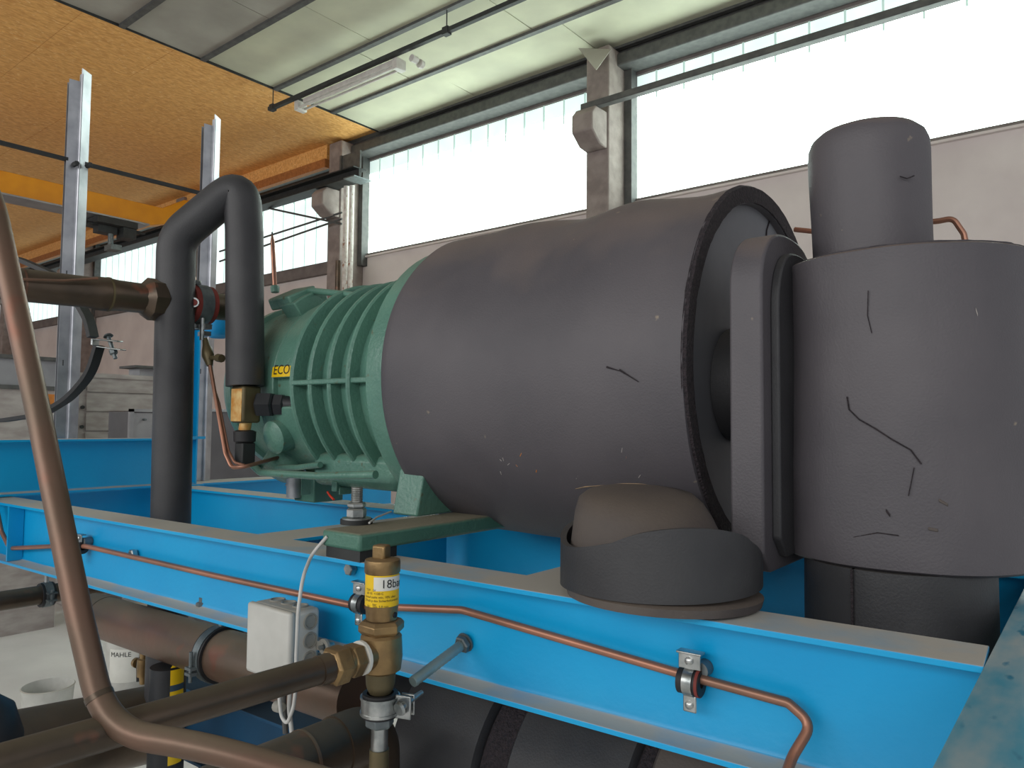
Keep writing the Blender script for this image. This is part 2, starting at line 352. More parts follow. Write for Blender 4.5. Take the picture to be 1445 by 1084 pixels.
# pipes down pillar 2
for u, r_, ma_, lab in ((478, .05, copperd, 'dark red pipe on the front of the second pillar'), (489, .05, whitepipe, 'broad pale pipe down the side of the second pillar'), (497, .045, whitepipe, 'thin white pipe at the right of the second pillar')):
    a = P(u, 330 if u < 480 else 262, y=8.74); obj('wall_pipe', M().cyl((a.x, 8.74, 1), (a.x, 8.74, a.z if u > 480 else 5.1), r_, seg=10), ma_, None, lab, cat='pipe')
# ------------------------------------------------------------------ clutter far behind the frame
def bpanel(name, u0, v0, u1, X, dx, ma, lab, cat, zb=0, bevel=.01, yw=None):
    a = P(u0, v0, x=X); b = P(u1, v0, x=X)
    return a, b
t = thing('packing_crate', 'large pale grey packing crate behind the blue frame', 'crate', (-9.2, 4.6, 0))
a, b = P(112, 532, x=-9), P(222, 540, x=-9)
obj('body', M().box((-10.2, a.y, 0), (-9, b.y, a.z)), carton, t, bevel=.01)
obj('lid', M().box((-10.25, a.y-.05, a.z), (-8.96, b.y+.05, a.z+.05)), carton, t)
for k in range(5):
    z = a.z-.16-.22*k; obj('board', M().box((-9, a.y+.08, z), (-8.98, b.y-.02, z+.2)), carton, t)
for k in range(4):
    z = a.z-.12-.22*k; obj('rivet', M().cyl((-9, a.y+.04, z), (-8.97, a.y+.04, z), .02, seg=8), steelk, t)
a, b = P(45, 508, x=-8.4), P(92, 503, x=-8.4)
def ib(m, x0, x1, y, z, h, w, tk=.02):
    return m.box((x0, y, z), (x1, y+w, z+tk)).box((x0, y, z+h-tk), (x1, y+w, z+h)).box((x0, y+w/2-tk/2, z+tk), (x1, y+w/2+tk/2, z+h-tk))
t = thing('steel_beam_stack', 'grey steel beam lying on pale block left of the first post', 'beam', (-8.4, a.y, 0))
zt = a.z; obj('beam', M().box((-8.6, a.y-.6, zt-.26), (-8.4, b.y, zt)), panelm, t); obj('flange', M().box((-8.65, a.y-.6, zt), (-8.34, b.y+.03, zt+.035)), steelg, t); obj('flange', M().box((-8.65, a.y-.6, zt-.3), (-8.34, b.y+.03, zt-.26)), steelg, t)
obj('support', M().box((-8.95, a.y-.6, 0), (-8.36, b.y-.02, zt-.3)), carton, t, label='pale block under the beam')
obj('board', M().box((-8.36, P(55,540,x=-8.34).y, zt-.44), (-8.33, P(79,540,x=-8.34).y, zt-.34)), orange, t, label='orange board')
a, b = P(186, 519, x=-9.6), P(225, 515, x=-9.6)
t = thing('steel_beam', 'grey steel beam end lying on top of the packing crate', 'beam', (-9.7, a.y, a.z-.25))
obj('web', M().box((-9.9, a.y+.1, a.z-.22), (-9.6, b.y, a.z)), panelm, t); obj('flange', M().box((-9.95, a.y, a.z), (-9.5, b.y, a.z+.03)), steelg, t); obj('flange', M().box((-9.95, a.y+.06, a.z-.25), (-9.5, b.y, a.z-.22)), steelg, t)
# sheet metal cabinet
a, b = P(184, 577, x=-7.8), P(246, 577, x=-7.8)
t = thing('metal_cabinet', 'open pale sheet metal cabinet behind the blue cross beam', 'cabinet', (-8, a.y, 0))
zt = a.z; obj('shell', M().box((-8.3, a.y, 0), (-7.84, b.y+.03, zt-.02)), pd, t, bevel=.01)
obj('frame', M().box((-7.84, a.y, 0), (-7.8, a.y+.04, zt)).box((-7.84, a.y, zt-.03), (-7.8, b.y+.03, zt)), panelm, t, label='bright bent edge')
obj('back_panel', M().box((-7.84, a.y+.05, .02), (-7.83, b.y, zt-.04)), panelm, t)
obj('handle', M().cyl((-7.83, a.y+.15, zt-.11), (-7.78, a.y+.15, zt-.11), .012), zincd, t)
a, b = P(268, 577, x=-5.2), P(283, 577, x=-5.2)
m = M().prism([P(245, 578, x=-5.2), P(283, 584, x=-5.2), P(286, 590, x=-5.2), P(272, 690, x=-5.2), Vector((-5.2, P(262, 760, x=-5.2).y, 0)), Vector((-5.2, P(245, 760, x=-5.2).y, 0))], (-.02, 0, 0))
obj('cabinet_door', m, panelm, None, 'pale sheet metal door leaning beside the cabinet', cat='panel')
a, b = P(284, 577, x=-5.4), P(332, 577, x=-5.4)
m = M().box((-5.9, a.y, 0), (-5.4, b.y+.9, a.z)); m2 = M().box((-5.4, a.y+.01, a.z-.02), (-5.38, b.y+.9, a.z))
t = thing('steel_bin', 'dark grey steel bin behind the insulated pipe loop', 'bin', (-5.6, a.y, 0)); obj('body', m, pd, t, bevel=.01); obj('rim', m2, zinc, t)
a = P(300, 560, x=-5.0)
t = thing('rack_frame', 'thin pale rack frame behind the copper needle valve', 'rack', (-6, P(282, 500, x=-6).y, 0))
for u in (272, 296): q = P(u, 440, x=-6); obj('upright', M().box((-6.03, q.y-.02, 0), (-5.97, q.y+.02, q.z)), galv, t)
q, s_ = P(272, 440, x=-6), P(296, 440, x=-6)
for k in range(6): obj('rung', M().box((-6.01, q.y, q.z-.1-.28*k), (-5.99, s_.y, q.z-.08-.28*k)), galv, t)
c = P(291, 556, x=-5.3); obj('float_plate', M().lathe([(0, .001), (.02, .07), (.05, .075), (.06, .05)], c-Vector((0, 0, .03)), (0, 0, 1), 20), whitep, t, 'small white round dish')
obj('dish_arm', M().box((-6.0, c.y-.01, c.z-.02), (c.x-.05, c.y+.01, c.z)), galv, t)
# floor objects seen at lower left
c = P(68, 968, z=.36)
t = thing('white_bucket', 'open white bucket standing on the floor at lower left', 'bucket', (c.x, c.y, 0))
obj('body', M().lathe([(0, .001), (.002, .125), (.35, .15), (.36, .156), (.365, .15), (.345, .145), (.03, .12), (.03, .001)], (c.x, c.y, 0), (0, 0, 1), 28), whitep, t)
c = P(183, 948, z=.12)
t = thing('white_canister', 'white canister with a dark printed name standing under the thick copper pipe', 'canister', (c.x, c.y, 0))
obj('body', M().lathe([(0, .16), (.01, .17), (.6, .17), (.62, .155), (.63, .001)], (c.x, c.y, .0), (0, 0, 1), 32), whitep, t)
ang0 = atan2(-c.y, -c.x)
def cw(cx, cy, r, a0, z0): return lambda x, y: Vector((cx+cos(a0+x/r)*r, cy+sin(a0+x/r)*r, z0+y))
lr = .1712; lt = M(); a1, a2 = ang0-.95, ang0+.35
m = M().lathe([(0, lr), (.30, lr)], (c.x, c.y, .10), (0, 0, 1), 16, 0, 1, caps=False); m.v = []; m.f = []
for i in range(17):
    aa = a1+(a2-a1)*i/16
    m.v += [(c.x+cos(aa)*lr, c.y+sin(aa)*lr, .09), (c.x+cos(aa)*lr, c.y+sin(aa)*lr, .34)]
m.f = [(2*i, 2*i+2, 2*i+3, 2*i+1) for i in range(16)]
lb = obj('label', m, paper, t)
obj('lettering', text_m('MAHLE', .05, cw(c.x, c.y, lr+.002, a1+.08, .285)), ink, lb, smooth=0)
# ================================================================== BLUE FRAME
ZT = ZC-.247; BH = .175; BW = .091
t = F0 = thing('steel_skid', 'blue painted steel beam skid carrying the compressor, dusty on top', 'frame', (-1.4, 1.2, ZT-BH))
def ibeam(p0, p1, name='beam', w=BW, h=BH, ma=blue, parent=None, label=None, tf=.008, tw=.0055):
    """rolled section along p0-p1, points are the centre of the top face"""
    p0, p1 = Vector(p0), Vector(p1); d = (p1-p0).normalized(); s = Vector((-d.y, d.x, 0)); up = Vector((0, 0, 1)); r = .009
    pr = [(-w/2, 0), (w/2, 0), (w/2, -tf), (tw/2+r, -tf), (tw/2+r*.3, -tf-r*.3), (tw/2, -tf-r), (tw/2, -h+tf+r), (tw/2+r*.3, -h+tf+r*.3), (tw/2+r, -h+tf), (w/2, -h+tf), (w/2, -h)]
    pr = pr + [(-a, b) for a, b in reversed(pr[2:])][:9]
    # symmetric left half
    pr = [(w/2, 0), (w/2, -tf), (tw/2+r, -tf), (tw/2+r*.3, -tf-r*.3), (tw/2, -tf-r), (tw/2, -h+tf+r), (tw/2+r*.3, -h+tf+r*.3), (tw/2+r, -h+tf), (w/2, -h+tf), (w/2, -h)]
    pr = pr + [(-a, b) for a, b in reversed(pr)]
    return obj(name, M().prism([p0+s*a+up*b for a, b in pr], p1-p0), ma, parent or F0, label, bevel=.0012)
def fyA(x): return .792+.051*(x+2.557)+BW/2
def fyB(x): return 1.42+.055*(x+2.1)+BW/2
ibeam((-2.75, fyA(-2.75), ZT), (-.106, fyA(-.106), ZT), label='long front beam with dusty flanges')
ibeam((-2.77, fyB(-2.77), ZT), (-.106, fyB(-.106), ZT), label='second long beam behind the front one')
ibeam((-2.85, .1, ZT), (-2.85, 2.6, ZT), w=.14, name='cross_beam')
ibeam((-.059, .42, ZT), (-.057, 2.0, ZT), name='cross_beam', label='cross beam at the right with grey worn top', ma=bluew)
ibeam((-1.40, fyA(-1.4)+BW/2, ZT-.001), (-1.38, fyB(-1.4)-BW/2, ZT-.001), name='cross_beam', w=.12)
ibeam((-.70, fyA(-.7)+BW/2, ZT-.001), (-.70, fyB(-.7)-BW/2, ZT-.001), name='cross_beam')
ibeam((-2.745, .1, ZT+.18), (-2.745, 1.47, ZT+.18), name='upper_cross_beam', h=.178)
m = M().box((-2.79, 1.472, ZT+.0), (-2.70, 1.478, 2.52)).box((-2.79, 1.38, ZT+.181), (-2.783, 1.472, 2.52)).box((-2.742, 1.384, ZT+.181), (-2.736, 1.47, 2.52)).box((-2.79, 1.38, ZT+.181), (-2.70, 1.386, 2.52))
obj('column', m, blue, F0, 'upright blue section')
obj('end_plate', M().box((-2.80, 1.36, ZT+.176), (-2.685, 1.50, ZT+.186)), blue, F0); obj('end_plate', M().box((-2.80, 1.36, ZT), (-2.685, 1.50, ZT+.006)), blue, F0)
for x in (-2.5,):
    obj('stiffener', M().box((x-.004, fyA(x)-BW/2+.002, ZT-BH+.009), (x+.004, fyA(x)-.004, ZT-.009)), blue, F0)
ibeam((-3.6, 1.9, ZT-.25), (-.1, 2.05, ZT-.25), name='lower_beam', label='lower beam far behind')
# legs down to the floor (below the picture)
for x, y in ((-2.85, .16), (-.05, 1.5), (-.05, 1.9), (-2.85, 2.3)):
    obj('leg', M().box((x-.04, y-.04, 0), (x+.04, y+.04, ZT-BH)), blue, F0)
# bolts on the frame
def bolt(p, ax, r, h, ma, parent, name='bolt', washer=0, stud=0, sr=None, label=None):
    p = Vector(p); ax = Vector(ax).normalized(); m = M()
    if washer: m.cyl(p, p+ax*.0025, washer, seg=24)
    m.hexp(p+ax*(.0025 if washer else 0), p+ax*(h+.0025), r)
    if stud: m.cyl(p+ax*h, p+ax*(h+stud), sr or r*.6, seg=16)
    return obj(name, m, ma, parent, label)
pw = P(192, 782, y=fyA(-1.9)-.004); bolt(pw, (0, -1, 0), .013, .012, zinc, F0)
for u, v in ((495, 803),):
    pw = P(u, v, y=fyA(-1.2)-.004); pw.y = fyA(pw.x)-.003; bolt(pw, (0, -1, 0), .012, .012, zinc, F0); 
for u, v in ((60, 795), (285, 856)):
    p_ = P(u, v, z=ZT-BH+.008); m = M().hexp(p_, p_+Vector((0, 0, .01)), .013).cyl(p_+Vector((0, 0, .01)), p_+Vector((0, 0, .02)), .007, seg=10); obj('nut', m, zincd, F0)
# galvanised posts on the frame
for i, (u, v, lab) in enumerate(((104, 92, 'galvanised steel post left, tallest, behind the blue beam'), (294, 158, 'galvanised steel post right, behind the insulated pipe loop'))):
    a = P(u, v, x=-2.87); y = a.y; zt = a.z
    t = thing('galvanised_post', lab, 'post', (-2.87, y, ZT), 'galvanised posts')
    def plate(p, q, z1, th=.003):
        p = Vector(p); q = Vector(q); n = Vector((-(q.y-p.y), q.x-p.x, 0)).normalized()*th
        return M().prism([(p.x, p.y, ZT+.001), (q.x, q.y, ZT+.001), (q.x+n.x, q.y+n.y, ZT+.001), (p.x+n.x, p.y+n.y, ZT+.001)], (0, 0, z1-ZT))
    obj('left_flange', plate((-2.892, y-.004, 0), (-2.887, y+.030, 0), zt-.045), galvp, t); obj('right_flange', plate((-2.871, y+.031, 0), (-2.902, y+.074, 0), zt), galvp, t)
    obj('lip', plate((-2.888, y+.029, 0), (-2.870, y+.031, 0), zt-.02, .003), galvp, t); obj('web', plate((-2.918, y, 0), (-2.906, y+.074, 0), zt-.05), galvp, t)
    for z in (2.62, 2.3): obj('slot', M().obox((-2.892, y+.012, z), (.8, .6, 0), (-.6, .8, 0), (0, 0, 1), .006, .006, .02), steelk, t)
y1 = P(95, 215, x=-2.9).y
a, b = P(-60, 186, x=-2.9), P(292, 275, x=-2.9)
t = thing('tie_bar', 'thin dark steel bar linking the two galvanised posts', 'bar', a)
obj('bar', M().obox((a+b)/2, b-a, (1, 0, 0), (0, 0, 1), (b-a).length, .018, .012), steelk, t)
for u, v in ((107, 231), (126, 233)): c = P(u, v, x=-2.86); obj('bolt', M().hexp(c-Vector((.02, 0, 0)), c+Vector((.012, 0, 0)), .009), steelk, t)
# ================================================================== COMPRESSOR
AY, AZ = 1.398, 2.2
K = thing('compressor', 'large green screw compressor with its right half in thick black insulation', 'compressor', (-1.1, AY, ZT))
AX = (1, 0, 0)
def axo(x): return (x, AY, AZ)
def la(prof, seg=64): return M().lathe([(x, r) for x, r in prof], (0, AY, AZ), AX, seg)
obj('casing', la([(-1.62, .2), (-1.61, .242), (-1.46, .246), (-1.40, .25), (-1.33, .262), (-1.27, .285), (-1.20, .30)]), green, K)
for x, r in ((-1.6, .283), (-1.53, .280), (-1.455, .280), (-1.375, .288)):
    obj('rib', la([(x-.009, .235), (x-.007, r-.004), (x-.003, r), (x+.003, r), (x+.007, r-.004), (x+.010, .235)]), green, K)
obj('flange', la([(-1.30, .27), (-1.262, .322), (-1.255, .332), (-1.235, .334), (-1.215, .334), (-1.19, .334)]), green, K)
for ang in (0, 90, 180, -90):
    a = radians(ang); o = Vector((-1.43, AY-cos(a)*.263, AZ-.004+sin(a)*.263))
    obj('axial_rib', M().obox(o, (1, 0, 0), (0, -cos(a), sin(a)), (0, sin(a), cos(a)), .36, .036, .013), green, K, bevel=.003)
obj('discharge_housing', la([(-2.05, .001), (-2.05, .16), (-2.03, .2), (-1.99, .235), (-1.955, .25), (-1.93, .25), (-1.925, .238), (-1.80, .232), (-1.66, .236), (-1.61, .24)]), green, K)
# cover plate on the housing
def shell(m, r0_, r1_, x0, x1, a0, a1, seg=18, sk=0):
    v = []; 
    for i in range(seg+1):
        a = radians(a0+(a1-a0)*i/seg)
        for (r, x) in ((r0_, x0+sk*i/seg), (r1_, x0+sk*i/seg), (r1_, x1), (r0_, x1)): v.append((x, AY-cos(a)*r, AZ+sin(a)*r))
    f = [(4*i+j, 4*i+(j+1) % 4, 4*i+4+(j+1) % 4, 4*i+4+j) for i in range(seg) for j in range(4)] + [(3, 2, 1, 0), (4*seg, 4*seg+1, 4*seg+2, 4*seg+3)]
    return m.add(v, f)
obj('cover', shell(M(), .22, .255, -1.72, -1.615, 3, 75, sk=.015), green, K, bevel=.003)
cov = obj('cover', shell(M(), .22, .25, -1.84, -1.725, -8, 70, sk=.012), green, K, bevel=.003)
obj('lower_cover', shell(M(), .22, .262, -1.78, -1.63, -75, -14), green, K, bevel=.004)
obj('lower_boss', M().lathe([(0, .05), (.10, .045), (.11, .03)], (-1.72, AY-.15, AZ-.12), (0, -1, -.25), 20).lathe([(0, .06), (.09, .055), (.1, .04)], (-1.8, AY-.12, AZ-.17), (0, -.6, -.8), 20), green, K)
obj('top_lug', shell(M(), .23, .29, -1.80, -1.73, 50, 74), green, K, bevel=.004)
obj('top_lug', M().obox((-1.80, AY-.14, AZ+.25), (1, 0, 0), (0, 1, .5), (0, -.5, 1), .10, .10, .035), green, K, bevel=.006)
pth = rnd([P(412, 428, y=AY-.13), P(438, 410, y=AY-.12), P(512, 418, y=AY-.12)], .02)
obj('vent_tube', M().tube(pth, .009), green, K)
# sticker
a0 = 7; sr = .2515+.005
def wrapK(x0, ang0, r):
    return lambda x, y: Vector((x0+x, AY-cos(radians(ang0)+y/r)*r, AZ+sin(radians(ang0)+y/r)*r))
f_ = wrapK(-1.722, 3.4, .2562); pts = []
m = M(); 
for i in range(5): m.v += [tuple(f_(0, .028*i/4)), tuple(f_(.088, .028*i/4))]
m.f = [(2*i, 2*i+1, 2*i+3, 2*i+2) for i in range(4)]
stk = obj('sticker', m, yellow, K)
obj('lettering', text_m('ECO', .036, wrapK(-1.716, 5.0, .257)), ink, stk, smooth=0)
# lower oil tubes
obj('oil_tube', M().tube(rnd([P(354, 654, y=1.12), P(368, 667, y=1.12), P(450, 672, y=1.12), P(530, 670, y=1.12)], .02), .0095), green, K)
obj('oil_tube', M().tube(rnd([P(356, 656, y=1.14), P(366, 659, y=1.2), P(420, 660, y=1.2), P(452, 656, y=1.18)], .02), .008), green, K)
obj('sump', la([(-1.62, .14), (-1.6, .17), (-1.28, .17), (-1.26, .14)], 24) if False else M().box((-1.62, 1.2, 1.935), (-1.3, 1.5, 2.02)), green, K, bevel=.02)
for p_, q_ in ((P(425, 676, y=1.22), P(438, 698, y=1.25)), (P(475, 680, y=1.2), P(485, 692, y=1.24)), (P(478, 688, y=1.2), P(497, 697, y=1.24))): obj('drain_lug', M().box(p_, q_), green, K, bevel=.002)
a = P(415, 672, y=1.25); b = P(415, 702, y=1.25); obj('drain_pipe', M().cyl(a, b, .021).cyl(a-Vector((0, 0, .022)), a-Vector((0, 0, .026)), .023), galv, K, 'bright drain pipe')
a = P(432, 690, y=1.3); obj('terminal_box', M().box((a.x, 1.26, a.z-.03), (a.x+.09, 1.36, a.z+.05)), greend, K, bevel=.004)
obj('red_lead', M().tube([P(462, 694, y=1.24), P(466, 700, y=1.24), P(471, 705, y=1.23)], .003, 6), redcab, K, 'short red wire')
# foot
fx0, fx1 = -1.128, -1.022
obj('foot', M().box((fx0, .862, ZT+.019), (fx1, 1.42, ZT+.05)), greend, K, bevel=.006)
m = M().prism([(-1.20, 1.10, ZT+.05), (-1.20, 1.38, ZT+.05), (-1.20, 1.38, 2.05), (-1.20, 1.12, 2.0)], (.075, 0, 0)); obj('foot_web', m, green, K, bevel=.004)
obj('rubber_pad', M().box((fx0+.006, .868, ZT), (fx1-.006, .955, ZT+.019)), steelk, K)
obj('foot', M().box((-.72, 1.40, ZT+.0), (-.6, 1.6, ZT+.05)), greend, K)
c = P(503, 739, z=ZT+.05); c.x -= .0; up = Vector((0, 0, 1))
obj('washer', M().cyl(c, c+up*.009, .031, seg=28), steelk, K, 'black rubber washer'); obj('washer', M().cyl(c+up*.009, c+up*.0115, .028, seg=28), zinc, K)
fb = obj('foot_bolt', M().hexp(c+up*.0115, c+up*.03, .019).hexp(c+up*.031, c+up*.041, .018), zinc, K)
obj('thread', M().lathe([(k*.002, .0115 if k % 2 else .0105) for k in range(16)], c+up*.041, up, 18), zinc, fb)
# --- insulation jacket
def jw(tt, a, r):
    # tt = x; gentle waves in the hand-wrapped foam, a slight hump along the top
    p = Vector((tt*4, cos(a)*1.2, sin(a)*1.2)); n = noise.noise(p)*.004+noise.noise(p*3)*.0012
    return n
e1, e2 = basis(Vector(AX))
prof = []
xs = [-1.2+.0+.7*i/40 for i in range(41)]
def topw(tt, a, r):
    d = Vector((0, 0, 1)).dot(e1*cos(a)+e2*sin(a)); hump = .010*math.exp(-((tt+.71)/.05)**2)-.007*math.exp(-((tt+.84)/.05)**2)+.004*math.exp(-((tt+.98)/.06)**2)-.006*math.exp(-((tt+.57)/.05)**2)
    return (jw(tt, a, r)+max(0, d)**2*hump) if r > .33 else noise.noise(Vector((cos(a)*3, sin(a)*3, 1)))*.002
pr = [(-1.195, .30), (-1.198, .338), (-1.192, .345)]+[(x, .351) for x in xs[1:-1]]+[(-.503, .350), (-.502, .347), (-.502, .316), (-.515, .315), (-.516, .001)]
obj('insulation_jacket', M().lathe(pr, (0, AY, AZ), AX, 96, caps=True, warp=topw), insul, K, smooth=50)
# end rim (cut foam edge) and inner disc
def rimw(tt, a, r): return noise.noise(Vector((cos(a)*14, sin(a)*14, tt*40)))*.0025
obj('cut_rim', M().lathe([(-.512, .316), (-.499, .317), (-.4975, .345), (-.505, .349)], (0, AY, AZ), AX, 160, caps=False, warp=rimw), insulc, K, smooth=0)
obj('end_disc', M().lathe([(-.5145, .316), (-.514, .10), (-.5135, .001)], (0, AY, AZ), AX, 64, caps=False), inner, K)
for k, (p, q) in enumerate((((1079, 380), (1082, 325)), ((1082, 325), (1088, 305)))):
    a, b = P(*p, x=-.513), P(*q, x=-.513); obj('crack', M().cyl(a, b, .0014, seg=5), insulc, K)
# slits in the jacket
for p, q in (((856, 518), (876, 524)), ((874, 522), (901, 539))):
    def jp(u, v):
        r = fw + RV*((u-CX)/F) - UV*((v-CY)/F); o = Vector((0, 0, ZC))
        A = r.y**2+r.z**2; B = 2*(r.y*(o.y-AY)+r.z*(o.z-AZ)); Cc = (o.y-AY)**2+(o.z-AZ)**2-.3515**2
        return o+r*((-B-sqrt(B*B-4*A*Cc))/(2*A))
    obj('slit', M().cyl(jp(*p), jp(*q), .0018, .0006, seg=6), insulc, K)
# --- suction stub wrap in front of the jacket
def loft(m, rings, seg=48, cap=True):
    v = []; f = []
    for cx, cy, cz, rx, ry, tilt, sl in rings:
        for i in range(seg):
            a = 2*pi*i/seg; x = cos(a)*rx; y = sin(a)*ry; v.append((cx+x, cy+y, cz+tilt*y+sl*x))
    for k in range(len(rings)-1):
        for i in range(seg): j = (i+1) % seg; f.append((k*seg+i, k*seg+j, (k+1)*seg+j, (k+1)*seg+i))
    if cap: f.append(tuple(range(seg-1, -1, -1))); f.append(tuple(range((len(rings)-1)*seg, len(rings)*seg)))
    return m.add(v, f)
sx, sy = -.50, .975
obj('stub_base', loft(M(), [(sx, sy, ZT+.002, .137, .127, -.02, 0), (sx, sy, ZT+.013, .140, .130, -.02, 0), (sx, sy, ZT+.016, .134, .124, -.02, 0)]), insule, K)
obj('stub_wrap', loft(M(), [(sx-.015, sy, ZT+.01, .118, .110, 0, 0), (sx-.022, sy, ZT+.07, .113, .108, 0, 0), (sx-.034, sy+.008, ZT+.115, .099, .102, .03, -.05), (sx-.042, sy+.016, ZT+.134, .090, .096, .05, -.08), (sx-.046, sy+.022, ZT+.143, .078, .086, .06, -.08), (sx-.048, sy+.03, ZT+.148, .045, .05, .06, -.08)]), insule, K, smooth=60)
pth = []
for i in range(41):
    a = radians(170+(395-170)*i/40); g = 0 if i < 30 else ((i-30)/10)**1.5
    pth.append((sx-.010+cos(a)*(.130+.012*g), sy+sin(a)*(.121+.02*g)))
zt_f = lambda u: ZT+.098-.022*sin(pi*min(1, u/.55))**2*(u < .55)+(.018*sin(pi*min(1, (u-.45)/.4)) if .45 < u < .85 else 0)-(.05*((u-.8)/.2)**1.5 if u > .8 else 0)
obj('stub_collar', M().sheet(pth, None, -.009, lambda u: ZT+.013+.012*u, zt_f), insuld, K, smooth=50)
# ================================================================== VERTICAL VESSEL
V = thing('insulated_vessel', 'upright vessel wrapped in grey-black foam at the right, domed on top', 'vessel', (-.237, 1.23, 1.2))
def vw(sc, amp):
    return lambda tt, a, r: noise.noise(Vector((cos(a)*sc, sin(a)*sc, tt*sc*3)))*amp+noise.noise(Vector((cos(a)*sc*4, sin(a)*sc*4, tt*sc*9)))*amp*.25
cz0 = P(1300, 815, y=1.105).z; cz1 = P(1250, 345, y=1.105).z
bx, by, br = -.243, 1.285, .179
h = cz1-cz0
ns = 30
pr = [(0, .12), (.0, br-.006), (.004, br)]+[(.004+(h-.008)*k/ns, br-.002+.003*(1-k/ns)) for k in range(1, ns)]+[(h-.003, br-.001), (h, br-.006), (h, .06)]
obj('main_wrap', M().lathe(pr, (bx, by, cz0), (0, 0, 1), 96, warp=vw(1.6, .004)), insul, V, smooth=50)
obj('top_sheet', M().lathe([(0, .03), (.0, br-.012), (.004, br-.010), (.0045, .03)], (bx, by, cz1-.001), (0, 0, 1), 90, warp=vw(9, .004)), insul, V, smooth=0)
obj('lower_wrap', M().lathe([(0, .115), (0, .128), (cz0-1.58, .127), (cz0-1.58, .10)], (-.247, 1.228, 1.58), (0, 0, 1), 72, warp=vw(2, .002)), insuld, V, smooth=50)
a = P(1203, 812, y=1.105); b = P(1203, 880, y=1.105)
obj('seam', M().box((a.x-.0015, 1.1, 1.7), (a.x+.0015, 1.125, cz0)), insulc, V)
# domed cap on top
tx, ty, tr = -.28, 1.265, .0885
zt = P(1240, 171, y=1.25).z; hh = zt-cz1
pr = [(0, tr*.97)]+[(k*hh*.72/12, tr*(.975+.025*k/12)) for k in range(1, 12)]+[(hh*.78, tr*1.0), (hh*.85, tr*.985), (hh*.905, tr*.93), (hh*.945, tr*.82), (hh*.975, tr*.62), (hh*.993, tr*.32), (hh, .001)]
obj('dome_cap', M().lathe(pr, (tx, ty, cz1), (-.02, 0, 1), 64, warp=vw(1.4, .003)), insul, V, smooth=60)
# flat insulated flange left of the vessel
def stad(x0, x1, y0, y1, z0, z1, n=20, sq=2.6, shr=0):
    yc = (y0+y1)/2; ry = (y1-y0)/2-shr; pts = []
    for i in range(n+1):
        a = pi*i/n; cc, ss = cos(a), sin(a)
        pts.append((yc-ry*abs(cc)**(2/sq)*(1 if cc > 0 else -1), z1-.10-shr+.10*abs(ss)**(2/2.2)))
    pts = pts+[(y1-shr, z0+.03), (y1-shr-.03, z0+shr), (y0+shr+.03, z0+shr), (y0+shr, z0+.03)]
    return pts
pts = stad(0, 0, 1.066, 1.33, 1.885, 2.40)
m = M().prism([(-.435, y, z) for y, z in pts], (.05, 0, 0)); obj('flange_wrap', m, insule if False else insul, V, bevel=.004)
pts = stad(0, 0, 1.10, 1.30, 1.905, 2.37)
obj('flange_wrap', M().prism([(-.386, y, z) for y, z in pts], (.014, 0, 0)), insuld, V, bevel=.003)
obj('nozzle', M().cyl((-.51, 1.27, 2.17), (-.3, 1.27, 2.17), .1, seg=40), insuld, V)
# copper line behind
t = thing('copper_line', 'thin copper line arching out behind the domed vessel', 'pipe', (-.2, 1.42, 2.3))
pth = rnd([P(1122, 324, y=1.48), P(1160, 328, y=1.46), P(1325, 312, y=1.46), P(1345, 308, y=1.46), P(1360, 330, y=1.46), P(1364, 350, y=1.46)], .02)
obj('tube', M().tube(pth, .005, 10), capil, t)
def onvert(u, v, cx, cy, rr):
    q = fw + RV*((u-CX)/F) - UV*((v-CY)/F); A = q.x**2+q.y**2; B = -2*(q.x*cx+q.y*cy); Cc = cx*cx+cy*cy-rr*rr
    return Vector((0, 0, ZC))+q*((-B-sqrt(B*B-4*A*Cc))/(2*A))
for pl_, w_ in ((((1195, 560), (1198, 578), (1212, 592), (1235, 605), (1258, 620), (1285, 635), (1300, 655)), .0011), (((1178, 768), (1205, 758), (1238, 752), (1268, 756)), .0009), (((1282, 700), (1286, 680), (1290, 660)), .0007), (((1225, 410), (1224, 445), (1230, 470)), .0006)):
    obj('crack', M().tube([onvert(u, v, bx, by, br+.0005) for u, v in pl_], w_, 5), insulc, V)
for (u, v), (du, dv), ma_ in (((1325, 706), (13, 7), insule), ((1250, 720), (6, 8), insulc), ((1377, 436), (3, 9), carton), ((1310, 746), (14, 3), insule)):
    a, b = onvert(u, v, bx, by, br), onvert(u+du, v+dv, bx, by, br); obj('chip', M().obox((a+b)/2, b-a, (0, 1, 0), (0, 0, 1), (b-a).length, .003, .004), ma_, V, bevel=.001)
obj('cap_slit', M().tube([onvert(u, v, tx, ty, tr+.0015) for u, v in ((1270, 249), (1280, 252), (1290, 248))], .001, 5), insulc, V)
random.seed(9)
for k in range(22):
    u = random.uniform(700, 930); v = random.uniform(628, 676)
    a = jp(u, v); b = jp(u+random.uniform(-3, 3), v+random.uniform(2, 7)); obj('scuff', M().cyl(a, b, random.uniform(.0004, .0009), seg=5), carton if k % 3 else orange, K)
fz = [jp(u, v) for u, v in ((812, 690), (826, 687), (850, 685), (880, 683), (905, 683), (926, 686))]
obj('torn_foam_edge', M().tube(fz, lambda q: (.0006+.0008*abs(sin(q*23))), 6), torn, K, 'tan torn foam edge')
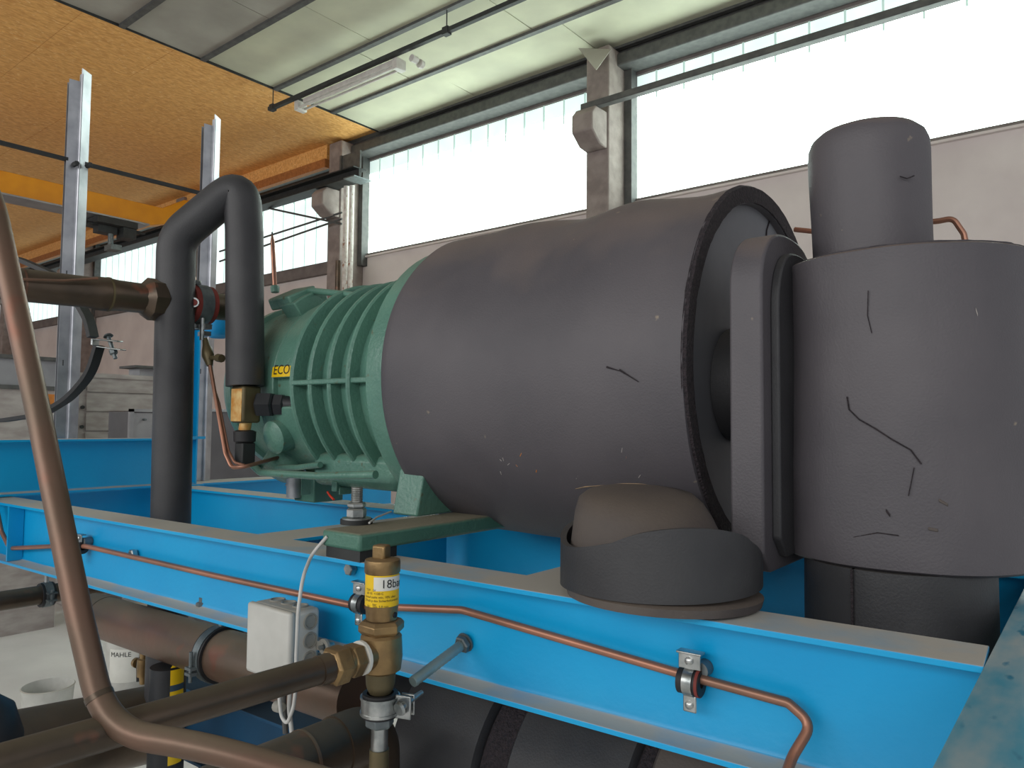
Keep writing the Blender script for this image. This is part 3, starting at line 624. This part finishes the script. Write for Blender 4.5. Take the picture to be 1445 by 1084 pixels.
# ================================================================== INSULATED PIPE LOOP
U_ = thing('insulated_pipe_loop', 'black foam insulated pipe bent in a tall inverted U in front of the green compressor', 'pipe', (-1.9, .98, 1.4))
yl, yr = .985, 1.10
p0 = P(241, 738, y=yl); p1 = P(252, 372, y=yl); p2 = P(258, 325, y=yl+.005); p3 = P(346, 262, y=yr); p4 = P(346, 545, y=yr)
p0b = Vector((p0.x, yl, 1.3))
pth = rnd([p0b, p0, P(249, 335, y=yl), P(341, 258, y=yr), P(345, 330, y=yr), p4], [.05, .10, .085, .1], 10)
o = obj('insulation', M().tube(pth, .0492, 28), insuld, U_, smooth=60)
# fitting below
up = Vector((0, 0, 1)); q0 = P(347, 545, y=yr); q1 = P(347, 597, y=yr); zf = q1.z
d1 = Vector((1, .035, 0)).normalized(); d2 = Vector((.035, -1, 0)).normalized()
obj('brass_block', M().obox((q0+q1)/2, d1, d2, up, .056, .056, q0.z-q1.z), brassd, U_, 'olive brass fitting block', bevel=.007)
c = (q0+q1)/2+d2*.0282-up*.002; obj('burnt_face', M().obox(c, d1, d2, up, .046, .002, q0.z-q1.z-.012), brasso, U_, 'burnt orange face', bevel=.0008)
q2 = P(345, 607, y=yr); obj('neck', M().cyl(q2, q1+up*.004, .0155), brasso, U_)
q3 = P(345, 625, y=yr); obj('cap_nut', M().lathe([(0, .022), (.004, .028), (q2.z-q3.z-.004, .029), (q2.z-q3.z, .02)], q3, up, 14), rubber, U_, 'black knurled cap')
q4 = P(345, 656, y=yr); obj('plug', M().box((q4.x-.02, yr-.018, q4.z), (q4.x+.018, yr+.02, q3.z)), steelk, U_, bevel=.003)
hc = (q0+q1)/2; hx = Vector((.75, .6, 0)).normalized()
hx = Vector((.80, .62, 0)).normalized()
a = hc+hx*.03; obj('hex_union', M().hexp(a, a+hx*.045, .034).hexp(a+hx*.045, a+hx*.075, .030).cyl(a+hx*.07, a+hx*.14, .024), blkpipe, U_, 'dark hex union')
# ================================================================== COPPER DISCHARGE PIPE (upper left)
X = -1.95
D = thing('discharge_pipe', 'thick tarnished copper pipe at the upper left with reducers', 'pipe', (X, .8, 2.4))
a0_, a1_ = P(10, 400, x=X), P(128, 413, x=X); a = P(-90, 389, x=X)
dv = (a1_-a0_).normalized()
L0 = a0_-dv*.6
def at_u(u, v): return P(u, v, x=X)
c0 = L0; cl = lambda u: (at_u(u, 400+(u-10)*.094)-c0).dot(dv)
r1 = .0385
pr = [(0, r1), (cl(128), r1), (cl(134), r1*1.08), (cl(150), r1*1.10), (cl(165), r1*1.02), (cl(190), r1*1.0), (cl(200), r1*1.0)]
obj('pipe', M().lathe(pr, c0, dv, 32), copperd, D)
obj('solder_ring', M().cyl(c0+dv*cl(28), c0+dv*cl(31), r1*1.03, seg=32), copperb, D)
obj('solder_ring', M().cyl(c0+dv*cl(150), c0+dv*cl(153), r1*1.13, seg=32), brassd, D)
pr = [(cl(198), r1*.95), (cl(204), r1*1.25), (cl(208), r1*1.45), (cl(226), r1*1.45), (cl(232), r1*1.2)]
obj('union_nut', M().lathe(pr, c0, dv, 8), copperd, D)
obj('pipe', M().lathe([(cl(228), r1*1.0), (cl(245), r1*1.18), (cl(268), r1*1.2), (cl(272), r1*1.05), (cl(335), r1*.92)], c0, dv, 32), copperd, D)
c = c0+dv*cl(281)
obj('hanging_wire', M().tube(rnd([P(20, 394, x=X+.05), P(90, 396, x=X+.05), P(138, 393, x=X+.05)], .05), .003, 8), capil, D, 'thin copper line lying on the pipe')
t = thing('pipe_clamp', 'red rubber lined steel clamp on the copper pipe beside the compressor', 'clamp', c, 'pipe clamps')
obj('lining', M().ring(c, dv, r1*1.36, r1*1.0, .062), redrub, t); obj('band', M().ring(c, dv, r1*1.42, r1*1.30, .034), zincd, t)
e = Vector((.6, -.5, -.05)).normalized(); cc = c+e*r1*1.4; obj('boss', M().cyl(cc, cc+e*.012, .013), zinc, t); obj('boss_plug', M().cyl(cc+e*.010, cc+e*.0135, .009), redrub, t)
obj('ear', M().box(c+Vector((-.012, -.03, r1*1.35)), c+Vector((.012, -.0, r1*1.7))), zinc, t, bevel=.004); obj('ear', M().box(c+Vector((-.012, -.02, -r1*1.8)), c+Vector((.012, 0, -r1*1.35))), zinc, t, bevel=.004)
# needle valve and capillary below
t = thing('needle_valve', 'small brass needle valve with a steel clamp above a hanging copper capillary', 'valve', P(290, 500, y=1.05))
yv = 1.06
a, b = P(290, 478, y=yv), P(290, 492, y=yv); obj('body', M().lathe([(0, .008), (.015, .012), (.03, .016), (.045, .014), (.06, .010), (.08, .007)], P(296, 516, y=yv), P(289, 476, y=yv)-P(296, 516, y=yv), 10), brassd, t)
a = P(296, 505, y=yv); obj('side_port', M().cyl(a, P(308, 505, y=yv), .006).cyl(P(307, 505, y=yv), P(313, 506, y=yv), .011, seg=8), brassd, t)
a = P(290, 465, y=yv); obj('clamp', M().box(a+Vector((-.022, -.01, -.018)), a+Vector((.012, .01, -.006))).box(a+Vector((-.018, -.01, .0)), a+Vector((.016, .01, .014))).cyl(a+Vector((0, -.01, -.03)), a+Vector((0, -.01, .03)), .006, seg=8), zinc, t)
obj('rod', M().cyl(P(273, 463, y=yv), P(285, 463, y=yv), .006), rubber, t)
obj('capillary', M().tube(rnd([P(296, 514, y=yv), P(304, 560, y=yv), P(318, 640, y=yv), P(327, 660, y=yv), P(345, 659, y=yv), P(392, 646, y=1.2)], .03), .0052, 10), capil, t)
obj('capillary', M().tube(rnd([P(299, 540, y=yv+.01), P(309, 570, y=yv+.01), P(322, 636, y=yv+.01), P(331, 653, y=yv+.01), P(345, 657, y=yv+.01)], .03), .004, 8), capil, t)
c = P(308, 455, y=1.25); obj('blue_valve_cap', M().lathe([(0, .02), (.01, .035), (.03, .045), (.06, .045), (.075, .03)], c-Vector((0, 0, .05)), (0, 0, 1), 20), bluecap, None, 'small bright blue cap behind the insulated pipe', cat='cap')
ibeam((-1.95, 1.02, 1.43), (-1.12, 1.06, 1.43), name='lower_beam', label='short blue lower beam with shade painted in', ma=blue_shaded)  # beam lies in shade, painted in through its darker blue
# upright copper stubs
for (u0_, v0_, u1_, v1_, r_, yy, lab) in ((384, 330, 388, 408, .0068, 1.28, 'pinched upright copper stub above the green compressor'), (268, 360, 276, 402, .0045, 1.05, 'thin copper stub beside the red clamp')):
    a, b = P(u1_, v1_, y=yy), P(u0_, v0_, y=yy); d_ = b-a; L_ = d_.length
    t = thing('copper_stub', lab, 'pipe', a); obj('stub', M().lathe([(0, r_), (L_*.86, r_*.95), (L_*.97, r_*.4), (L_, r_*.3)], a, d_, 10), copperb, t)
    obj('tip', M().lathe([(0, r_*.3), (.004, r_*.42), (.012, r_*.3)], a+d_*.96, d_, 8), steelk, t)
    obj('foot_nut', M().lathe([(0, .001), (0, r_*1.8), (.016, r_*2), (.02, r_*1.6)], a-d_.normalized()*.01, d_, 8), green if yy > 1.2 else brassd, t)
# big open clamp hanging at left
cc = P(20, 480, y=.72); R1 = .125
vx = RV.copy(); vz = Vector((0, 0, 1)); ax_ = vx.cross(vz)
t = thing('open_pipe_clamp', 'large open pipe clamp with black rubber strip hanging at the upper left', 'clamp', cc, 'pipe clamps')
def cr(u, v): return P(u, v, y=.72+ (0.12*(u/150)))
arc1 = rnd([cr(-36, 372), cr(18, 362), cr(78, 388), cr(112, 428), cr(126, 452), cr(131, 476)], .2, 6)
arc2 = rnd([cr(140, 488), cr(128, 528), cr(98, 562), cr(60, 585), cr(0, 594), cr(-40, 590)], .2, 6)
def strip(m, path, w, th):
    n = len(path); path = [Vector(p) for p in path]; wd = Vector((.62, -.78, 0)).normalized(); v = []
    wd = fw.cross(Vector((0, 0, 1))).normalized(); wd = (fw*1.0+RV*.25).normalized()
    for k in range(n):
        tt = (path[min(k+1, n-1)]-path[max(k-1, 0)]).normalized(); nn = tt.cross(wd).normalized()
        p = path[k]; v += [p-wd*w/2-nn*th/2, p+wd*w/2-nn*th/2, p+wd*w/2+nn*th/2, p-wd*w/2+nn*th/2]
    f = [(4*k+i, 4*k+(i+1) % 4, 4*k+4+(i+1) % 4, 4*k+4+i) for k in range(n-1) for i in range(4)]+[(3, 2, 1, 0), (4*n-4, 4*n-3, 4*n-2, 4*n-1)]
    return m.add(v, f)
obj('strip', strip(M(), arc1, .03, .011), rubber, t, smooth=50); obj('strip', strip(M(), arc2, .03, .010), rubber, t, smooth=50)
a, b = cr(134, 479), cr(170, 482); obj('ear', M().obox((a+b)/2, b-a, fw, (0, 0, 1), (b-a).length, .03, .004).obox(a+Vector((0, 0, -.007)), b-a, fw, (0, 0, 1), .008, .03, .018), zinc, t, bevel=.002)
a, b = cr(137, 489), cr(174, 494); obj('ear', M().obox((a+b)/2, b-a, fw, (0, 0, 1), (b-a).length, .03, .003), zinc, t, bevel=.001)
a, b = cr(152, 472), cr(163, 506); d_ = (b-a).normalized(); e_ = (b-a).length
obj('screw', M().lathe([(0, .001), (.001, .009), (.006, .012), (.007, .005), (e_, .005)], a, d_, 14).hexp(a+d_*e_*.62, a+d_*e_*.82, .010), zincd, t)
# ================================================================== NEAR COPPER PIPE (foreground)
def dp(u, v, d):
    return Vector((0, 0, ZC)) + (fw + RV*((u-CX)/F) - UV*((v-CY)/F))*d
t = thing('foreground_copper_pipe', 'brown copper pipe bent across the foreground at left', 'pipe', dp(125, 900, .84))
pth = rnd([dp(-50, 180, 1.02), dp(-6, 300, .99), dp(60, 610, .92), dp(112, 870, .84), dp(150, 1032, .80), dp(300, 1056, .78), dp(520, 1122, .79)], [.3, .6, .6, .095, .3], 12)
obj('pipe', M().tube(pth, .0142, 24), copper, t, smooth=60)
a = dp(150, 985, .80); b = dp(176, 976, .8)
# joint ring
ji = min(range(len(pth)), key=lambda i: (pth[i]-dp(148, 975, .81)).length); tv = (pth[ji+1]-pth[ji-1]).normalized()
obj('solder_joint', M().cyl(pth[ji]-tv*.003, pth[ji]+tv*.003, .0149), copperd, t)
# ================================================================== SAFETY VALVE
vx_, vy_ = P(538, 900, y=.765).x, .765
def vz_(v): return P(538, v, y=vy_).z
t = VV = thing('safety_valve', 'brass safety valve with a yellow label and white 18bar sticker', 'valve', (vx_, vy_, vz_(1084)))
o = (vx_, vy_, 0); up = (0, 0, 1)
def lv(prof, seg=32): return M().lathe([(vz_(v), r) for v, r in prof], o, up, seg)
R_ = .0268
obj('bonnet', lv([(873, R_*.86), (852, R_*.92)][::1]+[(852, R_*.92), (806, R_*.92)]), brass, VV)
obj('cap', lv([(808, R_*.95), (806, R_), (793, R_), (789, R_*.97), (787, R_*.6), (786.5, .001)]), brass, VV, 'dark bronze cap')
c = Vector((vx_-.003, vy_, vz_(779))); dq = Vector((.95, .3, 0)); obj('square_head', M().obox(c, dq, (-.3, .95, 0), up, .022, .020, .022).cyl(c-Vector((0, 0, .02)), c, .008), brass, VV, bevel=.003)
def vwrap(a0_, z0, r): return lambda x, y: Vector((vx_+cos(a0_+x/r)*r, vy_+sin(a0_+x/r)*r, z0+y))
view = atan2(-vy_, -vx_)
def patch(a, b, z0, z1, r, n=24):
    m = M()
    for i in range(n+1):
        aa = a+(b-a)*i/n
        m.v += [(vx_+cos(aa)*r, vy_+sin(aa)*r, z0), (vx_+cos(aa)*r, vy_+sin(aa)*r, z1)]
    m.f = [(2*i, 2*i+2, 2*i+3, 2*i+1) for i in range(n)]; return m
rl = R_*.92+.0006
lab = obj('label', patch(view-1.9, view+1.9, vz_(852), vz_(808), rl), yellow, VV, 'yellow label with small print')
obj('sticker', patch(view-.5, view+1.9, vz_(829), vz_(810), rl+.0005), paper, VV, 'white sticker reading 18bar')
obj('lettering', text_m('18bar', .0175, vwrap(view-.08, vz_(825), rl+.0010)), ink, lab, smooth=0)
for v_, s_, a_ in ((829.5, 'TÜV . SV', -1.05), (834, 'd0 15  +120 C', -1.0), (839, 'darauf steht min. 10% uber', -1.15), (844, 'Druck p des Sicherheitsventils', -1.15), (849, 'bar', -.55), (852, 'Nr.   min. 5.0 mm', -.95)):
    obj('lettering', text_m(s_, .0048, vwrap(view+a_, vz_(v_), rl+.0008)), ink, lab, smooth=0)
c = Vector((vx_+cos(view+.95)*R_*.86, vy_+sin(view+.95)*R_*.86, vz_(865))); dd = Vector((cos(view+.95), sin(view+.95), 0)); obj('vent_hole', M().cyl(c, c+dd*.002, .0042), rubber, VV)
m = M().hexp((vx_, vy_, vz_(893)), (vx_, vy_, vz_(874)), R_*1.3); obj('hex_nut', m, brass, VV, bevel=.001)
obj('body', lv([(948, R_*.9), (944, R_*1.12), (925, R_*1.2), (897, R_*1.14), (893, R_*1.0)]), brass, VV)
obj('inlet_neck', lv([(978, R_*.6), (972, R_*.72), (965, R_*.8), (945, R_*.85)]), brassd, VV)
# outlet branch towards the camera side
zg = P(482, 941, x=vx_).z
oy = Vector((0, -1, 0)); oc_ = Vector((vx_, vy_, zg+.004))
obj('outlet_branch', M().cyl(oc_, oc_+oy*.040, .022), brass, VV); obj('seal_ring', M().cyl(oc_+oy*.036, oc_+oy*.041, .0245), paper, VV, 'white sealing ring')
obj('union_nut', M().hexp(oc_+oy*.041, oc_+oy*.064, .0245).hexp(oc_+oy*.066, oc_+oy*.096, .0275).cyl(oc_+oy*.062, oc_+oy*.068, .022), brass, VV, bevel=.001)
# clamp under it
cz = vz_(994); c = Vector((vx_+.0, vy_, cz))
t = thing('pipe_clamp', 'shiny round steel clamp around the foot of the safety valve', 'clamp', c, 'pipe clamps')
obj('lining', M().ring(c, up, .0262, .020, .034), rubber, t); obj('band', M().ring(c, up, .0282, .0255, .024), zinc, t); obj('band_bead', M().ring(c+Vector((0,0,.011)), up, .0295, .0275, .004).ring(c-Vector((0,0,.011)), up, .0295, .0275, .004), zinc, t)
ex = Vector((.94, .34, 0)).normalized(); ea = c+ex*.038; obj('ear', M().obox(ea, ex, (-.34, .94, 0), up, .026, .004, .034).obox(ea+Vector((-.004, .014, 0)), ex, (-.34, .94, 0), up, .022, .004, .03), zinc, t, bevel=.0015)
obj('ear_screw', M().lathe([(0, .009), (.004, .011), (.006, .006), (.05, .0035)], ea+Vector((.002, -.012, 0)), (.0, 1, .25), 14), zinc, t)
t = thing('threaded_rod', 'grey threaded rod running from the beam bolt to the safety valve clamp', 'rod', P(655, 905, y=.92))
pa = P(657, 906, y=fyA(-.84)-.004); pb = P(578, 966, y=.80); dr = (pb-pa).normalized()
obj('rod', M().lathe([(k*.004, .0088 if k % 2 else .0082) for k in range(int((pb-pa).length/.004))], pa, dr, 14), zincg, t)
obj('nut', M().cyl(pa, pa+dr*.002, .016).hexp(pa+dr*.002, pa+dr*.013, .0145), zincd, t)
# lower neck of the valve
t = thing('valve_riser', 'steel riser pipe with hex nipple below the safety valve clamp', 'pipe', (vx_, vy_, vz_(1120)))
obj('hex_nipple', M().hexp((vx_, vy_, vz_(1026)), (vx_, vy_, vz_(1010)), .0215), zincd, t, bevel=.001)
obj('pipe', M().cyl((vx_, vy_, vz_(1060)), (vx_, vy_, vz_(1026)), .0125), zinc, t); obj('lower_pipe', M().cyl((vx_, vy_, 1.3), (vx_, vy_, vz_(1058)), .0145), brassd, t, 'tan lower pipe')
# pipe G : copper outlet pipe
t = thing('outlet_copper_pipe', 'brown copper outlet pipe rising to the brass union of the safety valve', 'pipe', (vx_, .4, zg))
obj('pipe', M().cyl((vx_, .12, zg+.012), oc_+oy*.080, .0188, seg=28), copperd, t); obj('sleeve', M().cyl(oc_+oy*.09, oc_+oy*.115, .0205, seg=28), copperd, t)
# ================================================================== JUNCTION BOX
t = thing('junction_box', 'pale grey plastic junction box with round knockouts before the blue beam', 'box', P(400, 950, y=.84))
a = P(353, 848, y=.80); b = P(414, 958, y=.80); x0, x1 = a.x+.004, b.x-.004
zt = P(353, 848, y=.80).z; zb = P(353, 945, y=.80).z
m = M().box((x0, .80, zb), (x1, .858, zt)); jb = obj('body', m, whitep, t, bevel=.008)
obj('lid', M().box((x0-.001, .791, zb-.001), (x1+.001, .806, zt+.001)), whitep, t, 'smooth lid', bevel=.006)
for k in range(3):
    z = zt-.022-.033*k; c = Vector((x1, .836, z)); obj('knockout', M().ring(c+Vector((.001, 0, 0)), (1, 0, 0), .0145, .012, .004).cyl(c, c+Vector((.0012, 0, 0)), .0105), whiteps, t)
for k in range(3):
    x = x0+.03+.035*k; c = Vector((x, .836, zt)); obj('knockout', M().ring(c+Vector((0, 0, .001)), (0, 0, 1), .0145, .012, .003), whiteps, t)
c = Vector((x1+.012, .852, (zt+zb)/2-.004)); obj('mounting_tab', M().box(c-Vector((.012, .003, .008)), c+Vector((.008, .003, .008))).ring(c+Vector((.008, 0, 0)), (0, 1, 0), .014, .007, .005), whiteps, t)
obj('mounting_screw', M().cyl(c+Vector((.008, -.01, 0)), c+Vector((.008, .02, 0)), .004), zinc, t)
# white cable
t = thing('white_cable', 'thin white cable looping from the green foot past the junction box', 'cable', P(418, 900, y=.79))
pts = [P(462, 757, y=.862), P(440, 782, y=.85), P(427, 815, y=.80), P(421, 860, y=.785), P(418, 925, y=.785), P(418, 968, y=.79), P(414, 1000, y=.79), P(405, 1022, y=.79), P(397, 1012, y=.79), P(394, 985, y=.79), P(396, 950, y=.8)]
obj('cable', M().tube(rnd(pts, .06, 6), .0033, 10), cable, t, smooth=60)
t = thing('cable_bundle', 'short bundle of grey cables under the junction box', 'cable', P(404, 1020, y=.81))
obj('cable', M().tube(rnd([P(402, 955, y=.81), P(400, 990, y=.81), P(403, 1035, y=.81)], .05), .005, 10), steelg, t); obj('cable', M().tube(rnd([P(410, 955, y=.812), P(408, 1000, y=.812), P(412, 1035, y=.812)], .05), .004, 10), cable, t)
c = P(398, 1000, y=.805); obj('cable_gland', M().lathe([(0, .006), (.003, .010), (.02, .010), (.024, .006)], c-Vector((.02, 0, 0)), (1, 0, .1), 12), whiteps, t)
# lead from bolt over the foot
obj('thin_white_lead', M().tube(rnd([P(521, 738, y=.93), P(532, 730, y=.98), P(552, 722, y=1.05)], .03), .002, 8), cable, None, 'thin white lead running back from the foot bolt', cat='cable')
# ================================================================== CAPILLARY ALONG THE BEAM
yw = lambda x: fyA(x)-.022
def onweb(u, v, off=.024):
    y = .87
    for _ in range(6): y = fyA(P(u, v, y=y).x)-off
    return P(u, v, y=y)
t = thing('capillary_line', 'thin copper line running along the front of the long blue beam', 'pipe', onweb(700, 870))
pts = [onweb(-10, 690, .03), onweb(2, 750, .03), onweb(14, 774, .03), onweb(75, 771), onweb(122, 771), onweb(300, 812), onweb(500, 855), onweb(652, 861), onweb(950, 948), onweb(1112, 992), onweb(1146, 1022), onweb(1118, 1068, .05), onweb(1100, 1120, .09)]
obj('tube', M().tube(rnd(pts, [.02, .03, .2, .2, .5, .3, .06, .3, .012, .018, .04], 7), .0062, 14), capil, t, smooth=60)
def clip(u, v, lab, sc=1.0, red=False):
    c = onweb(u, v); d = Vector((1, .051, 0)).normalized(); n = Vector((.051, -1, 0)).normalized(); up = Vector((0, 0, 1))
    t = thing('pipe_clip', lab, 'clip', c, 'pipe clips on the long beam')
    obj('lining', M().ring(c, d, .0165*sc, .006, .030*sc), rubber, t)
    obj('band', M().ring(c, d, .0185*sc, .016*sc, .013*sc), zinc, t)
    if red: obj('red_edge', M().ring(c+d*.012*sc, d, .0178*sc, .012*sc, .004), redrub, t)
    obj('upper_tab', M().obox(c+up*.028*sc+n*.004, d, n, up, .03*sc, .003, .022*sc).obox(c+up*.038*sc+n*.001, d, n, up, .034*sc, .016*sc, .003), zinc, t, bevel=.001)
    obj('lower_tab', M().obox(c-up*.027*sc+n*.004, d, n, up, .018*sc, .003, .022*sc), zinc, t, bevel=.002)
    for s in (1, -1): obj('screw', M().lathe([(0, .0055), (.003, .0055), (.005, .003), (.0055, .001)], c+up*s*.028*sc+n*.005, n, 12), zinc, t)
    b_ = c+d*.012+up*.016; obj('spacer', M().cyl(b_-n*.0, b_-n*.020, .011, seg=20), zincd, t)
clip(975, 962, 'steel pipe clip with red rubber edge, rightmost on the copper line', 1.0, True)
clip(509, 852, 'steel pipe clip on the copper line half hidden behind the brass valve')
clip(114, 773, 'steel pipe clip on the copper line behind the foreground pipe at left', .9)
# ================================================================== PIPES UNDER THE FRAME
# H: thick pipe along the frame
yh = .905
ha, hb = P(128, 868, y=yh), P(480, 985, y=yh+.03); ha.z = 1.57; hb.z = 1.585; ha.x = -2.2; hb.x = -1.10
t = thing('thick_copper_pipe', 'thick brown copper pipe hanging along under the long blue beam', 'pipe', ((ha+hb)/2))
dh = (hb-ha).normalized(); Lh = (hb-ha).length
obj('pipe', M().lathe([(0, .03), (.004, .05), (.02, .054), (Lh*.55, .054), (Lh*.553, .055), (Lh, .055)], ha, dh, 36), copper, t)
obj('weld_seam', M().cyl(ha+dh*.10, ha+dh*.104, .0548, seg=36), copperd, t)
cc = P(301, 918, y=yh); s_ = (cc-ha).dot(dh); cc = ha+dh*s_
t = thing('pipe_clamp', 'large steel band clamp holding the thick copper pipe under the beam', 'clamp', cc, 'pipe clamps')
obj('lining', M().ring(cc, dh, .0615, .054, .034), rubber, t); obj('band', M().ring(cc, dh, .0635, .061, .022), zincd, t)
obj('ear', M().box(cc+Vector((-.012, -.076, -.03)), cc+Vector((.012, -.06, -.024))).box(cc+Vector((-.012, -.076, -.018)), cc+Vector((.012, -.06, -.012))).cyl(cc+Vector((0, -.069, -.045)), cc+Vector((0, -.069, .02)), .004, seg=8), zincd, t)
obj('hanger_stud', M().cyl(cc+Vector((0, 0, .06)), (cc.x, cc.y, ZT-BH+.0), .006).hexp((cc.x, cc.y, ZT-BH-.012), (cc.x, cc.y, ZT-BH), .013), zinc, t)
# I: small pipe in y direction with clamp
ia = P(65, 839, x=-2.42); t = thing('small_copper_pipe', 'dark brown pipe crossing under the beam at the far left', 'pipe', ia)
obj('pipe', M().cyl((ia.x, .3, ia.z+.003), (ia.x, 1.3, ia.z-.001), .027, seg=24), copperd, t)
t = thing('pipe_clamp', 'small steel clamp on the dark pipe at the far left under the beam', 'clamp', ia, 'pipe clamps')
ci = Vector((ia.x, ia.y, ia.z)); obj('lining', M().ring(ci, (0, 1, 0), .034, .027, .034), rubber, t); obj('band', M().ring(ci, (0, 1, 0), .036, .033, .02), zincd, t)
obj('ear', M().box(ci+Vector((.03, -.012, -.012)), ci+Vector((.052, .012, -.008))).box(ci+Vector((.03, -.012, .008)), ci+Vector((.052, .012, .012))).cyl(ci+Vector((.044, 0, -.02)), ci+Vector((.044, 0, .02)), .004, seg=8), zincd, t)
obj('hanger_stud', M().cyl(ci+Vector((0, 0, .035)), (ci.x, ci.y, ZT-BH), .006), zinc, t)
# K: large dark pipe crossing low
ka = P(150, 1030, x=-1.62)
t = thing('large_dark_pipe', 'large dark pipe crossing low at the lower left under the frame', 'pipe', (-1.62, .7, 1.48))
obj('pipe', M().cyl((-1.98, .5, 1.345), (-1.98, 1.6, 1.25), .095, seg=36), copperd, t)
obj('elbow', M().tube(rnd([(-1.98, .56, 1.338), (-1.98, .48, 1.345), (-1.98, .46, 1.1)], .11), .10, 28), blkpipe, t, 'black elbow at its near end')
t = thing('dark_branch_pipe', 'black insulated pipe end standing at the left edge below', 'pipe', (-1.55, .38, 1.3))
a = P(-34, 1010, x=-1.5)
obj('pipe', M().lathe([(0, .075), (.36, .07), (.41, .055), (.43, .03)], (a.x, a.y, 1.2), (0, 0, 1), 28), blkpipe, t)
# second smaller pipe behind K
t = thing('lower_copper_pipe', 'brown copper pipe crossing low behind the labelled black pipe', 'pipe', (-1.3, .8, 1.5))
obj('pipe', M().cyl((-1.6, .4, 1.46), (-1.6, 1.45, 1.475), .03, seg=24), copper, t)
# J: large pipe near the valve
t = thing('large_copper_pipe', 'large brown copper pipe low behind the safety valve', 'pipe', (-1.0, .6, 1.56))
obj('pipe', M().cyl((-1.0, .15, 1.562), (-1.0, .83, 1.566), .047, seg=36), copperd, t)
obj('weld_seam', M().cyl((-1.0, .735, 1.565), (-1.0, .74, 1.565), .0485, seg=36), copper, t)
obj('elbow', M().tube(rnd([(-1.0, .80, 1.566), (-1.0, .875, 1.566), (-1.0, .885, 1.2)], .04), .05, 28), copperd, t)
# black labelled pipe
pv = P(238, 1000, y=.985)
t = thing('black_labelled_pipe', 'upright black pipe with a yellow and blue arrow label', 'pipe', (-1.75, .985, 1))
px_ = P(237, 960, y=.9); bxp, byp = px_.x, .9
obj('pipe', M().cyl((bxp, byp, 1.0), (bxp, byp, 1.52), .040, seg=28), blkpipe, t)
vw_ = atan2(-byp, -bxp)
def bpatch(pts, r):
    m = M(); n = 8; 
    for z, w0, w1 in pts:
        for i in range(n+1): aa = vw_+w0+(w1-w0)*i/n; m.v.append((bxp+cos(aa)*r, byp+sin(aa)*r, z))
    for k in range(len(pts)-1):
        for i in range(n): q = k*(n+1)+i; m.f.append((q, q+1, q+n+2, q+n+1))
    return m
def zz(v): return P(245, v, y=byp-.02).z
w0, w1 = .12, .98
obj('label', bpatch([(zz(1002), w0, w1), (zz(951), w0, w1)], .0406), yellow, t, 'yellow label'); obj('label_arrow', bpatch([(zz(947.5), w0, w1), (zz(934), .5, .62)], .0406), yellow, t, 'yellow arrow head')
obj('label_band', bpatch([(zz(982), w0, w1), (zz(973), w0, w1)], .0410), bluel, t, 'blue band'); obj('label', bpatch([(zz(1090), w0, w1), (zz(1065), w0, w1)], .0406), yellow, t, 'yellow label'); obj('label', bpatch([(zz(1064), w0, w1), (zz(1054), w0, w1)], .0406), paper, t, 'pale label')
# small brass fitting behind
c = P(203, 940, y=1.05)
t = thing('brass_fitting', 'small brass fitting left of the labelled black pipe', 'fitting', c)
obj('body', M().lathe([(-.05, .010), (-.03, .012), (-.028, .018), (0, .019), (.02, .018), (.022, .012), (.04, .012), (.042, .010)], c, (0, 0, 1), 12), brass, t); obj('handle', M().tube(rnd([c+Vector((-.03, 0, -.05)), c+Vector((-.035, 0, 0)), c+Vector((-.01, 0, .03))], .02), .006, 8), rubber, t)
obj('side_cap', M().cyl(c+Vector((-.05, 0, 0)), c+Vector((-.038, 0, 0)), .014), brass, t)
# black vessel under the frame at right
t = thing('lower_insulated_vessel', 'black insulated vessel lying under the long blue beam', 'vessel', (-.4, 1.18, 1.2))
vc = Vector((0, 1.19, 1.437)); rv = .222
def vseg(x0, x1, r, ma, name, lab=None):
    obj(name, M().lathe([(x0, r-.03), (x0, r-.006), (x0+.006, r), (x1-.004, r), (x1, r-.01), (x1, r-.03)], vc, AX, 64), ma, t, lab)
vseg(-1.065, -.86, rv, insuld, 'insulation'); vseg(-.86, -.795, rv-.014, insulc, 'gap_band', 'dark band'); vseg(-.795, -.575, rv, insuld, 'insulation'); vseg(-.575, -.545, rv-.012, insulc, 'gap_band', 'dark band'); vseg(-.545, .3, rv, insule, 'insulation', 'dusty lighter section')
obj('end_cap', M().lathe([(-1.085, .001), (-1.083, .17), (-1.075, .20), (-1.06, rv-.004)], vc, AX, 48), blkpipe, t)
obj('inlet_pipe', M().tube(rnd([(-1.05, 1.26, 1.50), (-1.5, 1.26, 1.49), (-1.52, 1.26, 1.0)], .09), .085, 28), insuld, t)
